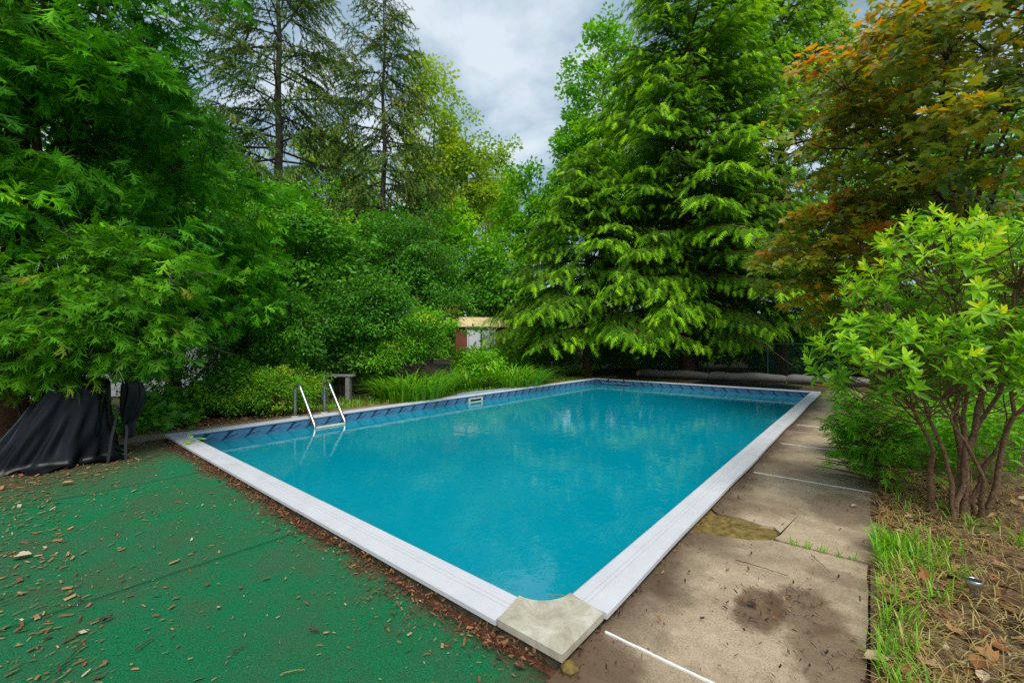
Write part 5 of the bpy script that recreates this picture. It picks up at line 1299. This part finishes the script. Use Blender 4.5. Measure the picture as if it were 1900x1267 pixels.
for (cu, cv, r, n_) in ((.45, -1.45, .10, 170), (.25, -1.6, .12, 150), (2.15, -1.1, .10, 150), (.75, -1.65, .1, 60)):
    blades(cl, uvp(cu + rng.normal(0, r, n_), np.minimum(cv + rng.normal(0, r, n_), -1.0), 0), rng.uniform(.1, .27, n_), hdir(rng, n_), rng.uniform(.003, .006, n_), rng.uniform(.25, .9, n_), np.clip(rng.normal(.55, .15, n_), 0, 1))
n_ = 60; uj = JU[2] + rng.normal(0, .012, n_); vj = rng.choice([-.58, -.66, -.74, -.83, -.9], n_) + rng.normal(0, .012, n_)
blades(cl, uvp(uj, vj, -.01), rng.uniform(.03, .10, n_), hdir(rng, n_), .0022, rng.uniform(.2, .8, n_), np.clip(rng.normal(.6, .15, n_), 0, 1))
tag(cl.build('bed_grass', M['grass']), 'bright green grass tufts along the deck edge and in its joint', 'grass', kind='stuff')
# single twigs and leaves one can pick out
def twig(name, pts, r, lab, cat='twig', mat='twig'):
    P = np.array([gp(x, y, .014) for x, y in pts]); P[:, 2] += r
    t_ = np.linspace(0, 1, len(P)); tt = np.linspace(0, 1, 14); Q = np.stack([np.interp(tt, t_, P[:, i]) for i in range(3)], 1)
    Q[1:-1] += np.random.default_rng(int(pts[0][0])).normal(0, .004, (12, 3)) * [1, 1, .3]
    c = Cloud(); tube(c, Q, np.linspace(r, r * .45, 14), 6, cap=True); return tag(c.build(name, M[mat], smooth=True), lab, cat)
twig('twig', [(102, 1252), (130, 1218), (160, 1188)], .004, 'long curved brown twig on the carpet among wood chips')
twig('twig', [(252, 1206), (285, 1181)], .004, 'straight dark twig lying on the open green carpet')
twig('twig', [(520, 1254), (535, 1247), (566, 1243)], .003, 'pale straw-coloured bent twig on the carpet', mat='straw')
twig('twig', [(430, 1211), (458, 1195)], .003, 'thin brown twig on the carpet near the coping')
twig('twig', [(1365, 1039), (1410, 1053), (1462, 1069)], .003, 'long thin dark twig on the concrete before the puddle stains')
twig('twig', [(1505, 1030), (1540, 1063)], .0028, 'short dark twig on the concrete by the grassy joint')
twig('twig', [(1015, 1103), (1040, 1105), (1108, 1124)], .002, 'thin tan stalk lying on the coping beside the corner piece', mat='straw')
twig('twig', [(187, 853), (245, 845)], .006, 'dark stick on the carpet beside the dangling straps')
twig('bark_chip', [(187, 1154), (209, 1144)], .009, 'thick dark piece of bark on the carpet', 'bark')
twig('bark_chip', [(575, 1167), (590, 1173)], .007, 'short dark stub of wood on the open carpet before the coping', 'bark')
twig('bark_chip', [(405, 873), (416, 867)], .008, 'pale short stick by the needle litter at the coping', 'bark', 'straw')
def leafobj(px, py, s, rz, tint, lab, tp=T_DEAD[0], z=.012):
    c = Cloud(); v = tp[0] * s; ca, sa = math.cos(rz), math.sin(rz)
    v = np.c_[v[:, 0] * ca - v[:, 1] * sa, v[:, 0] * sa + v[:, 1] * ca, v[:, 2] - min(0, v[:, 2].min())] + gp(px, py, z)
    c.add(v, tp[1], tint); tag(c.build('dead_leaf', M['litter']), lab, 'leaf')
leafobj(20, 1037, .10, -1.2, .97, 'large pale curled dead leaf on the green carpet')
leafobj(110, 900, .10, -1.0, .85, 'pale dead leaf lying on the mulch before the black cover')
leafobj(975, 1240, .055, 1.2, .2, 'dark brown leaf on the carpet near the corner piece')
leafobj(1600, 1220, .10, -1.9, .93, 'grey-tan torn leaf at the deck edge by the bed grass')
leafobj(1405, 1125, .05, .9, .1, 'dark wet leaf lying in the puddle stain')
leafobj(1580, 940, .06, -1.4, .9, 'pale dry leaf on the deck below the feathery cedar')
